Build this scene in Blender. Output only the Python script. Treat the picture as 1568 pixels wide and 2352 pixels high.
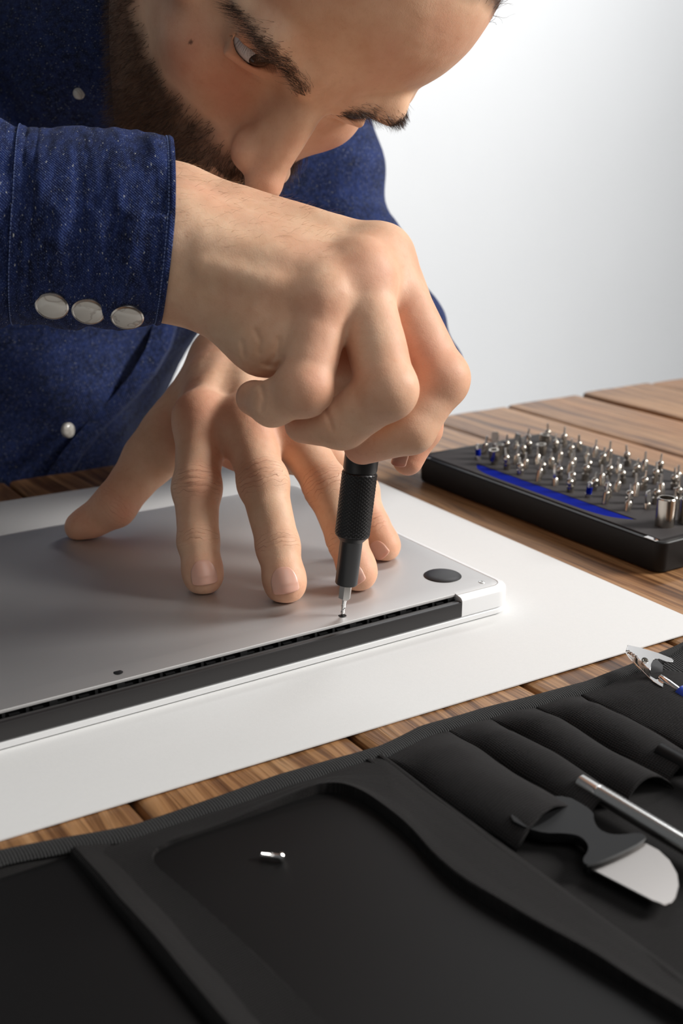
import bpy, math, random
import numpy as np
random.seed(7); RNG = np.random.default_rng(11)
for o in list(bpy.data.objects): bpy.data.objects.remove(o)
SC = bpy.context.scene; COL = SC.collection
MM = 0.001
V = lambda *a: np.array(a, float)

# ------------------------------------------------------------------ camera, world, lights, exposure
CAM = V(-378.1, -418.2, 235.0)
YAW, PITCH, ROLL, FPX = 0.586, 0.312, 0.0068, 2695.6
def _axes():
    cy, sy, cp, sp = math.cos(YAW), math.sin(YAW), math.cos(PITCH), math.sin(PITCH)
    f = V(sy*cp, cy*cp, -sp); r = V(cy, -sy, 0); u = np.cross(r, f)
    c, s = math.cos(ROLL), math.sin(ROLL)
    return r*c+u*s, -r*s+u*c, f
RT, UP, FW = _axes()
def pt(x, y, d): return CAM + (FW + RT*(x-784)/FPX - UP*(y-1176)/FPX)*d          # a place seen at photo position x, y, d mm away
def ptz(x, y, z):
    q = FW + RT*(x-784)/FPX - UP*(y-1176)/FPX
    return CAM + q*((z-CAM[2])/q[2])
def proj(P):
    d = np.atleast_2d(P)-CAM; w = d@FW
    return 784+FPX*(d@RT)/w, 1176-FPX*(d@UP)/w

cam_d = bpy.data.cameras.new('camera'); cam = bpy.data.objects.new('camera', cam_d); COL.objects.link(cam)
cam_d.sensor_fit = 'VERTICAL'; cam_d.sensor_height = 36; cam_d.lens = FPX/2352*36
cam_d.clip_start = 0.02; cam_d.clip_end = 50
from mathutils import Matrix, Vector
cam.matrix_world = Matrix(((RT[0], UP[0], -FW[0], CAM[0]*MM), (RT[1], UP[1], -FW[1], CAM[1]*MM), (RT[2], UP[2], -FW[2], CAM[2]*MM), (0,0,0,1)))
cam_d.dof.use_dof = True; cam_d.dof.focus_distance = 0.545; cam_d.dof.aperture_fstop = 11.0
SC.camera = cam

world = bpy.data.worlds.new('studio'); SC.world = world; world.use_nodes = True
bg = world.node_tree.nodes['Background']; bg.inputs[0].default_value = (0.93, 0.97, 1.0, 1); bg.inputs[1].default_value = 0.13

def area(name, loc, target, size, power, color=(1,1,1), size_y=None, spread=None):
    l = bpy.data.lights.new(name, 'AREA'); l.energy = power; l.color = color; l.size = size*MM
    if size_y: l.shape = 'RECTANGLE'; l.size_y = size_y*MM
    if spread: l.spread = spread
    o = bpy.data.objects.new(name, l); COL.objects.link(o); o.location = Vector(loc)*MM
    o.rotation_euler = (Vector(target)-Vector(loc)).to_track_quat('-Z', 'Y').to_euler()
    return o
area('key_softbox', (1500, -840, 1060), (0, 0, 110), 620, 57, (1.0, 0.975, 0.945), 640)
area('added_fill', (-150, -760, 820), (-60, 20, 120), 620, 2.6, (1.0, 0.97, 0.94), 620)  # added lamp with no seen source, lifts the wrist and near laptop
area('added_wall_fill', (1850, 1150, 2000), (1850, 2600, 350), 1500, 57, (0.97, 0.985, 1.0), 900)  # unseen lamp, added to brighten the back wall

vs = SC.view_settings; vs.view_transform = 'Standard'; vs.look = 'None'; vs.exposure = 0.0; vs.gamma = 1.0
try: vs.use_curve_mapping = False
except Exception: pass

# ------------------------------------------------------------------ materials
def srgb(r, g, b):
    f = lambda c: ((c/255)/12.92 if c/255 <= 0.04045 else ((c/255+0.055)/1.055)**2.4)
    return (f(r), f(g), f(b), 1)
class NT:
    def __init__(s, name):
        s.m = bpy.data.materials.new(name); s.m.use_nodes = True; s.t = s.m.node_tree
        s.b = s.t.nodes['Principled BSDF']
    def n(s, typ, **kw):
        nd = s.t.nodes.new(typ)
        for k, v in kw.items():
            if k.startswith('i_'): nd.inputs[k[2:].replace('_', ' ')].default_value = v
            else: setattr(nd, k, v)
        return nd
    def l(s, a, b): s.t.links.new(a, b)
    def math(s, op, a, b=None, c=None, clamp=False):
        nd = s.n('ShaderNodeMath', operation=op, use_clamp=clamp)
        for i, v in enumerate((a, b, c)):
            if v is None: continue
            if isinstance(v, (int, float)): nd.inputs[i].default_value = v
            else: s.l(v, nd.inputs[i])
        return nd.outputs[0]
    def coord(s, kind='Object', scale=(1,1,1), rot=(0,0,0), loc=(0,0,0)):
        tc = s.n('ShaderNodeTexCoord'); mp = s.n('ShaderNodeMapping')
        mp.inputs['Scale'].default_value = scale; mp.inputs['Rotation'].default_value = rot; mp.inputs['Location'].default_value = loc
        s.l(tc.outputs[kind], mp.inputs[0]); return mp.outputs[0]
    def noise(s, vec, scale, detail=3, rough=.5, dist=0):
        nd = s.n('ShaderNodeTexNoise'); nd.inputs['Scale'].default_value = scale; nd.inputs['Detail'].default_value = detail
        nd.inputs['Roughness'].default_value = rough; nd.inputs['Distortion'].default_value = dist
        if vec is not None: s.l(vec, nd.inputs['Vector'])
        return nd.outputs[0]
    def ramp(s, fac, stops, interp='LINEAR'):
        nd = s.n('ShaderNodeValToRGB'); nd.color_ramp.interpolation = interp
        e = nd.color_ramp.elements
        while len(e) < len(stops): e.new(0.5)
        for i, (p, c) in enumerate(stops):
            e[i].position = p; e[i].color = c if len(c) == 4 else (*c, 1)
        s.l(fac, nd.inputs[0]); return nd.outputs[0]
    def mix(s, fac, a, b, blend='MIX'):
        nd = s.n('ShaderNodeMix', data_type='RGBA', blend_type=blend)
        for i, v in ((0, fac), (6, a), (7, b)):
            if isinstance(v, (int, float, tuple)): nd.inputs[i].default_value = v
            else: s.l(v, nd.inputs[i])
        return nd.outputs[2]
    def bump(s, h, strength=1, dist=0.001, normal=None):
        nd = s.n('ShaderNodeBump'); nd.inputs['Strength'].default_value = strength; nd.inputs['Distance'].default_value = dist
        s.l(h, nd.inputs['Height'])
        if normal is not None: s.l(normal, nd.inputs['Normal'])
        s.l(nd.outputs[0], s.b.inputs['Normal']); return nd.outputs[0]
    def attr(s, name):
        nd = s.n('ShaderNodeAttribute', attribute_name=name); return nd.outputs['Fac']
    def base(s, v):
        if isinstance(v, tuple): s.b.inputs['Base Color'].default_value = v
        else: s.l(v, s.b.inputs['Base Color'])
    def set(s, **kw):
        for k, v in kw.items(): s.b.inputs[k.replace('_', ' ')].default_value = v
        return s
def simple(name, col, rough=.5, metal=0, **kw):
    m = NT(name); m.base(col); m.set(Roughness=rough, Metallic=metal, **kw); return m.m

BLACK_W, WHITE_W = (0,0,0,1), (1,1,1,1)
def mat_skin():
    m = NT('skin')
    red = m.attr('redness'); beard = m.attr('stubble'); cu = m.attr('crease_pos'); cw = m.attr('crease_amount')
    c = m.coord('Object')
    n1 = m.noise(c, 60, 4, .6); n2 = m.noise(c, 420, 3, .6); n3 = m.noise(c, 22, 2, .5)
    base = m.mix(m.ramp(n1, [(.3, (0,0,0)), (.68, (1,1,1))]), srgb(212, 168, 136), srgb(228, 191, 160))
    base = m.mix(m.math('MULTIPLY', m.ramp(n3, [(.42, (0,0,0)), (.7, (1,1,1))]), .55), base, srgb(210, 146, 120))
    base = m.mix(m.math('MULTIPLY', red, .62), base, srgb(212, 124, 94))
    base = m.mix(m.math('MULTIPLY', m.ramp(n2, [(.55, (0,0,0)), (.8, (1,1,1))]), .18), base, srgb(178, 112, 84))
    base = m.mix(m.math('MULTIPLY', beard, .92), base, srgb(58, 36, 24))
    m.base(base)
    # fine folds across the finger joints
    wob = m.noise(c, 170, 2, .5); wob2 = m.noise(c, 700, 2, .5)
    ph = m.math('ADD', cu, m.math('MULTIPLY', m.math('SUBTRACT', wob, .5), 5.0))
    s_ = m.math('ABSOLUTE', m.math('SINE', m.math('MULTIPLY', ph, math.pi/2.3)))
    line = m.math('SUBTRACT', 1.0, m.math('MINIMUM', m.math('MULTIPLY', s_, 3.2), 1.0))
    brk = m.ramp(m.noise(c, 240, 2, .5), [(.38, (0,0,0)), (.55, (1,1,1))])
    line = m.math('MULTIPLY', m.math('MULTIPLY', line, cw), m.math('ADD', m.math('MULTIPLY', brk, .8), .2))
    dark = m.mix(m.math('MULTIPLY', line, .55), base, srgb(150, 84, 62)); m.base(dark)
    pores = m.n('ShaderNodeTexVoronoi'); pores.inputs['Scale'].default_value = 1500; m.l(c, pores.inputs['Vector'])
    h = m.math('ADD', m.math('MULTIPLY', n2, .35), m.math('MULTIPLY', pores.outputs[0], .25))
    h = m.math('ADD', h, m.math('MULTIPLY', wob2, .25))
    h = m.math('SUBTRACT', h, m.math('MULTIPLY', line, 1.8))
    m.bump(h, .36, 0.0004)
    m.set(Roughness=.56, Subsurface_Weight=.22, Subsurface_Scale=.0035, Subsurface_Radius=(1.0, .34, .18))
    m.b.inputs['Specular IOR Level'].default_value = .35
    return m.m
def mat_denim(name, uv=False, dark=False):
    m = NT(name)
    c = m.coord('UV' if uv else 'Object', (1,1,1) if uv else (1000,1000,1000))
    # coordinates are millimetres
    def mp(sc, rot=0):
        k = m.n('ShaderNodeMapping'); k.inputs['Scale'].default_value = sc; k.inputs['Rotation'].default_value = (0,0,rot); m.l(c, k.inputs[0]); return k.outputs[0]
    big = m.noise(mp((.045,.03,.045)), 1, 3, .6)
    mid = m.noise(mp((.35,.12,.3)), 1, 3, .6)
    slub = m.noise(mp((1.3, .55, 1.3), .5), 1, 2, .5)
    thr = m.noise(mp((3.2, 1.1, 3.2), .6), 1, 1, .5)
    tw = m.n('ShaderNodeTexWave', wave_type='BANDS', bands_direction='X'); tw.inputs['Scale'].default_value = .36; tw.inputs['Distortion'].default_value = .8; tw.inputs['Detail'].default_value = 1
    m.l(mp((1,1,1), .9), tw.inputs['Vector'])
    base = m.mix(m.ramp(big, [(.35,(0,0,0)), (.65,(1,1,1))]), srgb(13, 19, 42), srgb(27, 39, 80))
    base = m.mix(m.math('MULTIPLY', m.ramp(mid, [(.4,(0,0,0)), (.7,(1,1,1))]), .5), base, srgb(54, 74, 138))
    base = m.mix(m.math('MULTIPLY', tw.outputs[1], .38), base, srgb(20, 28, 62))
    base = m.mix(m.math('MULTIPLY', m.ramp(thr, [(.58,(0,0,0)), (.70,(1,1,1))]), .5), base, srgb(110, 128, 176))
    base = m.mix(m.math('MULTIPLY', m.ramp(slub, [(.66,(0,0,0)), (.74,(1,1,1))]), .8), base, srgb(196, 198, 196))
    m.base(base)
    h = m.math('ADD', m.math('MULTIPLY', tw.outputs[1], .5), m.math('MULTIPLY', m.noise(mp((2,2,2)), 1, 3, .6), .6))
    m.bump(m.math('ADD', h, m.math('MULTIPLY', mid, 1.2)), .7, 0.0005)
    m.set(Roughness=.9, Sheen_Weight=.04, Sheen_Roughness=.5); m.b.inputs['Specular IOR Level'].default_value = .15
    return m.m
def mat_wood():
    m = NT('oiled_oak_planks')
    oi = m.n('ShaderNodeObjectInfo')
    c0 = m.n('ShaderNodeTexCoord'); add = m.n('ShaderNodeVectorMath', operation='ADD'); m.l(c0.outputs['Object'], add.inputs[0])
    cmb = m.n('ShaderNodeCombineXYZ'); m.l(m.math('MULTIPLY', oi.outputs['Random'], 7.0), cmb.inputs[0]); m.l(m.math('MULTIPLY', oi.outputs['Random'], 3.0), cmb.inputs[1]); m.l(cmb.outputs[0], add.inputs[1])
    def mp(sc):
        k = m.n('ShaderNodeMapping'); k.inputs['Scale'].default_value = sc; m.l(add.outputs[0], k.inputs[0]); return k.outputs[0]
    warp = m.noise(mp((14, 2.2, 14)), 1, 3, .55)
    v = m.n('ShaderNodeVectorMath', operation='ADD'); w2 = m.n('ShaderNodeCombineXYZ'); m.l(m.math('MULTIPLY', warp, .055), w2.inputs[0]); m.l(add.outputs[0], v.inputs[0]); m.l(w2.outputs[0], v.inputs[1])
    k = m.n('ShaderNodeMapping'); k.inputs['Scale'].default_value = (150, 4, 150); m.l(v.outputs[0], k.inputs[0])
    grain = m.noise(k.outputs[0], 1, 4, .6)
    k2 = m.n('ShaderNodeMapping'); k2.inputs['Scale'].default_value = (900, 22, 900); m.l(v.outputs[0], k2.inputs[0])
    fine = m.noise(k2.outputs[0], 1, 3, .6)
    blot = m.noise(mp((9, 3, 9)), 1, 3, .5)
    base = m.ramp(grain, [(.28, srgb(52, 31, 17)), (.42, srgb(112, 76, 46)), (.55, srgb(160, 118, 78)), (.75, srgb(186, 146, 106))])
    base = m.mix(m.math('MULTIPLY', m.ramp(fine, [(.5,(0,0,0)), (.66,(1,1,1))]), .55), base, srgb(62, 37, 20))
    base = m.mix(m.math('MULTIPLY', m.ramp(blot, [(.5,(0,0,0)), (.7,(1,1,1))]), .4), base, srgb(176, 112, 58))
    m.base(base)
    m.bump(m.math('ADD', grain, m.math('MULTIPLY', fine, .5)), .6, 0.0008)
    m.set(Roughness=.42); m.b.inputs['Specular IOR Level'].default_value = .5
    return m.m
def mat_fabric(name, col, period, axis='Y', strength=.8, contrast=.6, col2=None):
    m = NT(name)
    c = m.coord('Object', (1000,1000,1000))
    tw = m.n('ShaderNodeTexWave', wave_type='BANDS', bands_direction=axis); tw.inputs['Scale'].default_value = .314/period; tw.inputs['Distortion'].default_value = .35; tw.inputs['Detail'].default_value = 1
    m.l(c, tw.inputs['Vector'])
    tw2 = m.n('ShaderNodeTexWave', wave_type='BANDS', bands_direction='X' if axis == 'Y' else 'Y'); tw2.inputs['Scale'].default_value = .314/(period*.55); m.l(c, tw2.inputs['Vector'])
    nz = m.noise(c, .05, 3, .6); nf = m.noise(c, 1.3, 2, .6)
    c2 = col2 or tuple(min(1, x*2.2) for x in col[:3])+(1,)
    f = m.math('ADD', m.math('MULTIPLY', tw.outputs[1], contrast), m.math('MULTIPLY', tw2.outputs[1], contrast*.35))
    base = m.mix(f, col, c2); base = m.mix(m.math('MULTIPLY', nz, .4), base, col)
    m.base(base)
    m.bump(m.math('ADD', m.math('ADD', tw.outputs[1], m.math('MULTIPLY', tw2.outputs[1], .5)), nf), strength, 0.0004)
    m.set(Roughness=.8, Sheen_Weight=.03, Sheen_Roughness=.5); m.b.inputs['Specular IOR Level'].default_value = .2
    return m.m
def mat_alu(name, col, rough, metal=1.0):
    m = NT(name); c = m.coord('Object', (1000,1000,1000))
    m.base(col); m.set(Roughness=rough, Metallic=metal)
    m.bump(m.noise(c, 9, 2, .6), .12, 0.00008)
    return m.m
def mat_wall():
    m = NT('white_painted_wall'); c = m.coord('Object')
    n = m.noise(c, 2.5, 3, .5)
    m.base(m.mix(n, (.80, .80, .80, 1), (.84, .84, .84, 1))); m.bump(m.noise(c, 120, 3, .6), .08, .001); m.set(Roughness=.9)
    return m.m
def mat_paper():
    m = NT('white_card'); c = m.coord('Object', (1000,1000,1000))
    m.base(m.mix(m.noise(c, .6, 4, .7), (.70, .70, .69, 1), (.75, .75, .74, 1))); m.bump(m.noise(c, 1.2, 4, .7), .12, .0003); m.set(Roughness=.75)
    return m.m
def mat_hair(name, c1, c2):
    m = NT(name); a = m.attr('strand')
    m.base(m.mix(a, c1, c2)); m.set(Roughness=.38); m.b.inputs['Specular IOR Level'].default_value = .6
    return m.m
def mat_pearl():
    m = NT('pearl_snap'); c = m.coord('Object', (1000,1000,1000))
    n = m.n('ShaderNodeTexNoise'); n.inputs['Scale'].default_value = .05; n.inputs['Detail'].default_value = 3; n.inputs['Distortion'].default_value = 1.5; m.l(c, n.inputs['Vector'])
    v = m.ramp(n.outputs[0], [(.47, srgb(212, 208, 199)), (.5, srgb(178, 171, 162)), (.53, srgb(216, 213, 204))])
    m.base(v); m.set(Roughness=.12, Coat_Weight=.5, Coat_Roughness=.05); return m.m
M = dict(
    skin=mat_skin(), denim=mat_denim('blue_denim'), denim_uv=mat_denim('blue_denim_cuff', True), wood=mat_wood(),
    wall=mat_wall(), paper=mat_paper(),
    alu=mat_alu('anodised_aluminium', (.62, .61, .60, 1), .57), alu_edge=mat_alu('anodised_aluminium_side', (.80, .80, .80, 1), .5, .35),
    hinge=simple('black_hinge_plastic', srgb(38, 36, 36), .38), dark=simple('dark_recess', srgb(10, 10, 11), .55),
    rubber=simple('black_rubber', srgb(30, 28, 29), .45), steel=simple('steel', (.62, .61, .59, 1), .24, 1), chrome=simple('chrome', (.82, .80, .78, 1), .12, 1),
    nickel=simple('nickel', (.46, .42, .37, 1), .2, 1), blade=simple('brushed_blade_steel', (.30, .28, .265, 1), .3, 1), grip=simple('black_anodised_grip', srgb(19, 19, 20), .36), shaft=simple('black_anodised_shaft', srgb(26, 26, 28), .38),
    case=simple('black_abs_case', srgb(14, 13, 13), .5, Specular_IOR_Level=.3), foam=simple('charcoal_foam', srgb(50, 46, 46), .9),
    blue=simple('blue_plastic', srgb(0, 22, 128), .8, Specular_IOR_Level=.06), blue2=simple('blue_vinyl', srgb(28, 62, 165), .35),
    cloth=mat_fabric('black_nylon', srgb(13, 12, 12), 1.0, 'Y', .6, .35, srgb(42, 38, 37)), rib=mat_fabric('ribbed_black_nylon', srgb(10, 9, 9), 1.25, 'Y', 1.0, .8, srgb(42, 39, 39)),
    bind=mat_fabric('woven_binding_tape', srgb(18, 18, 18), 1.1, 'X', 1.0, .8, srgb(70, 70, 70)), smooth=simple('black_vinyl', srgb(13, 12, 12), .55, Specular_IOR_Level=.25),
    pearl=mat_pearl(), rim=simple('snap_rim', (.55, .52, .48, 1), .25, 1),
    nail=simple('fingernail', srgb(226, 172, 152), .3, Subsurface_Weight=.3, Subsurface_Scale=.002, Subsurface_Radius=(1, .4, .25)),
    sclera=simple('eye_white', srgb(205, 205, 206), .15), iris=simple('brown_iris', srgb(52, 34, 22), .1),
    hair=mat_hair('brown_beard', srgb(30, 18, 11), srgb(92, 58, 34)), brow=mat_hair('brown_eyebrow', srgb(36, 23, 15), srgb(92, 64, 44)),
    fine=mat_hair('fine_body_hair', srgb(140, 96, 64), srgb(190, 150, 110)), thread=simple('light_thread', srgb(96, 112, 158), .8),
    plastic=simple('smoky_plastic', srgb(11, 11, 12), .5, Specular_IOR_Level=.25),
)

# ------------------------------------------------------------------ mesh helpers (millimetres in, metres out)
def link(name, verts, faces, mat, parent=None, smooth=True, origin=None, attrs=None, uv=None, loc_obj=None):
    verts = np.asarray(verts, float)
    o_ = np.zeros(3) if origin is None else np.asarray(origin, float)
    if parent is not None and origin is None: o_ = np.array(parent['_o']) if '_o' in parent else np.zeros(3)
    me = bpy.data.meshes.new(name)
    vv = ((verts-o_)*MM)
    if isinstance(faces, np.ndarray):
        nf, k = faces.shape
        me.vertices.add(len(vv)); me.vertices.foreach_set('co', vv.astype(np.float32).ravel())
        me.loops.add(nf*k); me.loops.foreach_set('vertex_index', faces.astype(np.int32).ravel())
        me.polygons.add(nf); me.polygons.foreach_set('loop_start', np.arange(0, nf*k, k, dtype=np.int32))
        me.update(calc_edges=True); me.validate()
    else:
        me.from_pydata([tuple(v) for v in vv], [], faces); me.update()
    if smooth: me.polygons.foreach_set('use_smooth', np.ones(len(me.polygons), bool))
    for k, a in (attrs or {}).items():
        at = me.attributes.new(k, 'FLOAT', 'POINT'); at.data.foreach_set('value', np.asarray(a, np.float32))
    if uv is not None:
        ul = me.uv_layers.new(name='uv'); li = np.empty(len(me.loops), np.int32); me.loops.foreach_get('vertex_index', li)
        ul.data.foreach_set('uv', np.asarray(uv, np.float32)[li].ravel())
    me.materials.append(mat)
    o = bpy.data.objects.new(name, me); COL.objects.link(o)
    if parent is not None:
        o.parent = parent
        if origin is not None: o.location = (o_-np.array(parent['_o']))*MM
    else: o.location = o_*MM
    o['_o'] = tuple(o_)
    return o
def tag(o, label, cat, group=None, kind=None):
    if label: o['label'] = label
    if cat: o['category'] = cat
    if group: o['group'] = group
    if kind: o['kind'] = kind
    return o
def empty(name, loc):
    o = bpy.data.objects.new(name, None); COL.objects.link(o); o.location = Vector(loc)*MM; o['_o'] = tuple(float(a) for a in loc); o.empty_display_size = .01
    return o
class Buf:
    def __init__(s): s.v = []; s.f = []
    def add(s, v, f):
        b = len(s.v); s.v += [tuple(x) for x in v]; s.f += [tuple(i+b for i in q) for q in f]; return s
    def box(s, a, b):
        x0,y0,z0 = a; x1,y1,z1 = b
        return s.add([(x0,y0,z0),(x1,y0,z0),(x1,y1,z0),(x0,y1,z0),(x0,y0,z1),(x1,y0,z1),(x1,y1,z1),(x0,y1,z1)],
            [(0,3,2,1),(4,5,6,7),(0,1,5,4),(1,2,6,5),(2,3,7,6),(3,0,4,7)])
    def rings(s, rings, cap0=True, cap1=True):
        n = len(rings[0]); v = [p for r in rings for p in r]; f = []
        for i in range(len(rings)-1):
            for j in range(n):
                k = (j+1) % n; f.append((i*n+j, i*n+k, (i+1)*n+k, (i+1)*n+j))
        if cap0: f.append(tuple(range(n-1, -1, -1)))
        if cap1: f.append(tuple((len(rings)-1)*n+j for j in range(n)))
        return s.add(v, f)
    def lathe(s, base, axis, prof, n=32, cap0=True, cap1=True):   # prof: (distance along axis, radius)
        a = np.array(axis, float); a /= np.linalg.norm(a)
        t = V(1,0,0) if abs(a[0]) < .8 else V(0,1,0); e1 = np.cross(a, t); e1 /= np.linalg.norm(e1); e2 = np.cross(a, e1)
        R = [[np.array(base)+a*h+(e1*math.cos(2*math.pi*j/n)+e2*math.sin(2*math.pi*j/n))*r for j in range(n)] for h, r in prof]
        return s.rings(R, cap0, cap1)
    def prism(s, pts, z0, z1, bev=0):
        P = np.array(pts, float)
        if bev:
            c = P.mean(0); d = P-c; ln = np.linalg.norm(d, axis=1)[:, None]; Q = c+d*(1-bev/np.maximum(ln, 1e-6))
            R = [[(*q, z0) for q in Q], [(*q, z0+bev) for q in P], [(*q, z1-bev) for q in P], [(*q, z1) for q in Q]]
        else: R = [[(*q, z0) for q in P], [(*q, z1) for q in P]]
        return s.rings(R)
    def build(s, name, mat, parent=None, smooth=True, origin=None):
        o = link(name, s.v, s.f, mat, parent, smooth, origin)
        if smooth:
            o.data.set_sharp_from_angle(angle=math.radians(38))
        return o
def bevel(o, w, seg=3):
    m = o.modifiers.new('bevel', 'BEVEL'); m.width = w*MM; m.segments = seg; m.limit_method = 'ANGLE'; m.angle_limit = math.radians(35); m.harden_normals = False
    return o
def rrect(x0, y0, x1, y1, r, n=10):
    out = []
    for cx, cy, a0 in ((x1-r, y0+r, -90), (x1-r, y1-r, 0), (x0+r, y1-r, 90), (x0+r, y0+r, 180)):
        for i in range(n+1):
            a = math.radians(a0+90*i/n); out.append((cx+r*math.cos(a), cy+r*math.sin(a)))
    return out

# ------------------------------------------------------------------ noise and implicit surfaces
_L = RNG.random((48, 48, 48)).astype(np.float32)
def vnoise(P, scale, seed=0):
    q = np.asarray(P)/scale+seed*7.31; i = np.floor(q).astype(int); f = (q-i); f = f*f*(3-2*f); i %= 48; j = (i+1) % 48
    x0,y0,z0 = i[...,0],i[...,1],i[...,2]; x1,y1,z1 = j[...,0],j[...,1],j[...,2]; fx,fy,fz = f[...,0],f[...,1],f[...,2]
    a = _L[x0,y0,z0]*(1-fx)+_L[x1,y0,z0]*fx; b = _L[x0,y1,z0]*(1-fx)+_L[x1,y1,z0]*fx
    c = _L[x0,y0,z1]*(1-fx)+_L[x1,y0,z1]*fx; d = _L[x0,y1,z1]*(1-fx)+_L[x1,y1,z1]*fx
    return (a*(1-fy)+b*fy)*(1-fz)+(c*(1-fy)+d*fy)*fz-.5
def unit(v): v = np.asarray(v, float); return v/np.linalg.norm(v)
class Cap:      # tapered capsule, optionally flattened along a direction
    def __init__(s, a, b, ra, rb, flat=None, fl=1.0):
        s.a = np.asarray(a, float); s.b = np.asarray(b, float); s.ra = ra; s.rb = rb; s.n = None if flat is None else unit(flat); s.fl = fl
        R = max(ra, rb); s.lo = np.minimum(s.a, s.b)-R; s.hi = np.maximum(s.a, s.b)+R
    def __call__(s, P):
        ba = s.b-s.a; pa = P-s.a; t = np.clip(pa@ba/max(ba@ba, 1e-9), 0, 1); q = pa-t[:, None]*ba
        if s.n is not None: q = q+np.outer(q@s.n, s.n)*(1/s.fl-1)
        d = np.sqrt((q*q).sum(1))-(s.ra+(s.rb-s.ra)*t)
        return d*(s.fl if (s.n is not None and s.fl < 1) else 1)
class Ell:      # ellipsoid; R columns are its axes
    def __init__(s, c, r, R=None):
        s.c = np.asarray(c, float); s.r = np.asarray(r, float); s.R = np.eye(3) if R is None else R
        m = s.r.max(); s.lo = s.c-m; s.hi = s.c+m
    def __call__(s, P):
        q = (P-s.c)@s.R; a = q/s.r; k0 = np.sqrt((a*a).sum(1)); b = q/(s.r*s.r); k1 = np.sqrt((b*b).sum(1))
        return np.where(k0 < 1e-6, -s.r.min(), k0*(k0-1)/np.maximum(k1, 1e-9))
class Disp:     # adds a height field to the distance
    def __init__(s, fn, lo, hi): s.fn = fn; s.lo = np.asarray(lo, float); s.hi = np.asarray(hi, float)
def evaluate(ops, P, margin):
    F = np.full(len(P), 1e3, np.float64)
    for kind, pr, k in ops:
        m = margin+k
        sel = np.all((P > pr.lo-m) & (P < pr.hi+m), axis=1)
        if not sel.any(): continue
        Q = P[sel]; f = F[sel]
        if kind == 'd': F[sel] = f+pr.fn(Q); continue
        d = pr(Q)
        if kind == 'u':
            h = np.maximum(k-np.abs(f-d), 0)/max(k, 1e-6); F[sel] = np.minimum(f, d)-h*h*k*.25
        elif kind == 's':
            h = np.maximum(k-np.abs(f+d), 0)/max(k, 1e-6); F[sel] = np.maximum(f, -d)+h*h*k*.25
        elif kind == 'i':
            h = np.maximum(k-np.abs(f-d), 0)/max(k, 1e-6); F[sel] = np.maximum(f, d)+h*h*k*.25
    return F
def surface(ops, lo, hi, h, keep=None):
    lo = np.asarray(lo, float); n = (np.ceil((np.asarray(hi)-lo)/(4*h)).astype(int))
    ax = [np.arange(n[i]+1)*4*h+lo[i] for i in range(3)]
    G = np.stack(np.meshgrid(*ax, indexing='ij'), -1); shp = G.shape[:3]
    Fc = evaluate(ops, G.reshape(-1, 3), 12*h+8).reshape(shp)
    near = np.abs(Fc) < 4*h*1.9+1.0
    act = np.zeros(tuple(n), bool)
    for dx in (0,1):
        for dy in (0,1):
            for dz in (0,1): act |= near[dx:dx+n[0], dy:dy+n[1], dz:dz+n[2]]
    F = np.repeat(np.repeat(np.repeat(Fc[:-1,:-1,:-1], 4, 0), 4, 1), 4, 2).astype(np.float32)
    A = np.repeat(np.repeat(np.repeat(act, 4, 0), 4, 1), 4, 2)
    A2 = A.copy(); A2[1:] |= A[:-1]; A2[:,1:] |= A2[:,:-1].copy(); A2[:,:,1:] |= A2[:,:,:-1].copy()
    idx = np.argwhere(A2); out = np.empty(len(idx))
    for s in range(0, len(idx), 400000): out[s:s+400000] = evaluate(ops, idx[s:s+400000]*h+lo, 5*h+3)
    F[tuple(idx.T)] = out
    # surface nets
    S = F < 0
    C = [(0,0,0),(1,0,0),(0,1,0),(1,1,0),(0,0,1),(1,0,1),(0,1,1),(1,1,1)]
    N = tuple(x-1 for x in F.shape)
    cnt = np.zeros(N, np.int8)
    for c in C: cnt += S[c[0]:c[0]+N[0], c[1]:c[1]+N[1], c[2]:c[2]+N[2]]
    cells = np.argwhere((cnt > 0) & (cnt < 8))
    vid = np.full(N, -1, np.int32); vid[tuple(cells.T)] = np.arange(len(cells))
    vals = [F[cells[:,0]+c[0], cells[:,1]+c[1], cells[:,2]+c[2]] for c in C]
    pos = np.zeros((len(cells), 3)); num = np.zeros(len(cells))
    for a in range(8):
        for b in range(a+1, 8):
            ca, cb = np.array(C[a]), np.array(C[b])
            if np.abs(ca-cb).sum() != 1: continue
            fa, fb = vals[a], vals[b]; x = (fa < 0) != (fb < 0); t = np.where(x, fa/np.where(x, fa-fb, 1), 0)
            pos += np.where(x[:, None], ca+t[:, None]*(cb-ca), 0); num += x
    verts = (cells+pos/num[:, None])*h+lo
    quads = []
    for ax_ in range(3):
        b_, c_ = (ax_+1) % 3, (ax_+2) % 3
        sl0 = [slice(0, N[i]) for i in range(3)]; sl1 = list(sl0); sl1[ax_] = slice(1, N[ax_]+1)
        s0 = S[tuple(sl0)]; s1 = S[tuple(sl1)]
        e = np.argwhere(s0 != s1); e = e[(e[:, b_] > 0) & (e[:, c_] > 0)]
        flip = s0[tuple(e.T)]
        db = np.zeros(3, int); db[b_] = 1; dc = np.zeros(3, int); dc[c_] = 1
        q = np.stack([vid[tuple((e-db-dc).T)], vid[tuple((e-dc).T)], vid[tuple(e.T)], vid[tuple((e-db).T)]], 1)
        q[~flip] = q[~flip][:, ::-1]; quads.append(q)
    quads = np.concatenate(quads); quads = quads[(quads >= 0).all(1)]
    return verts, quads
def join(parts):
    vs_, fs_, o = [], [], 0
    for v, f in parts: vs_.append(v); fs_.append(f+o); o += len(v)
    return np.concatenate(vs_), np.concatenate(fs_)
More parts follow.
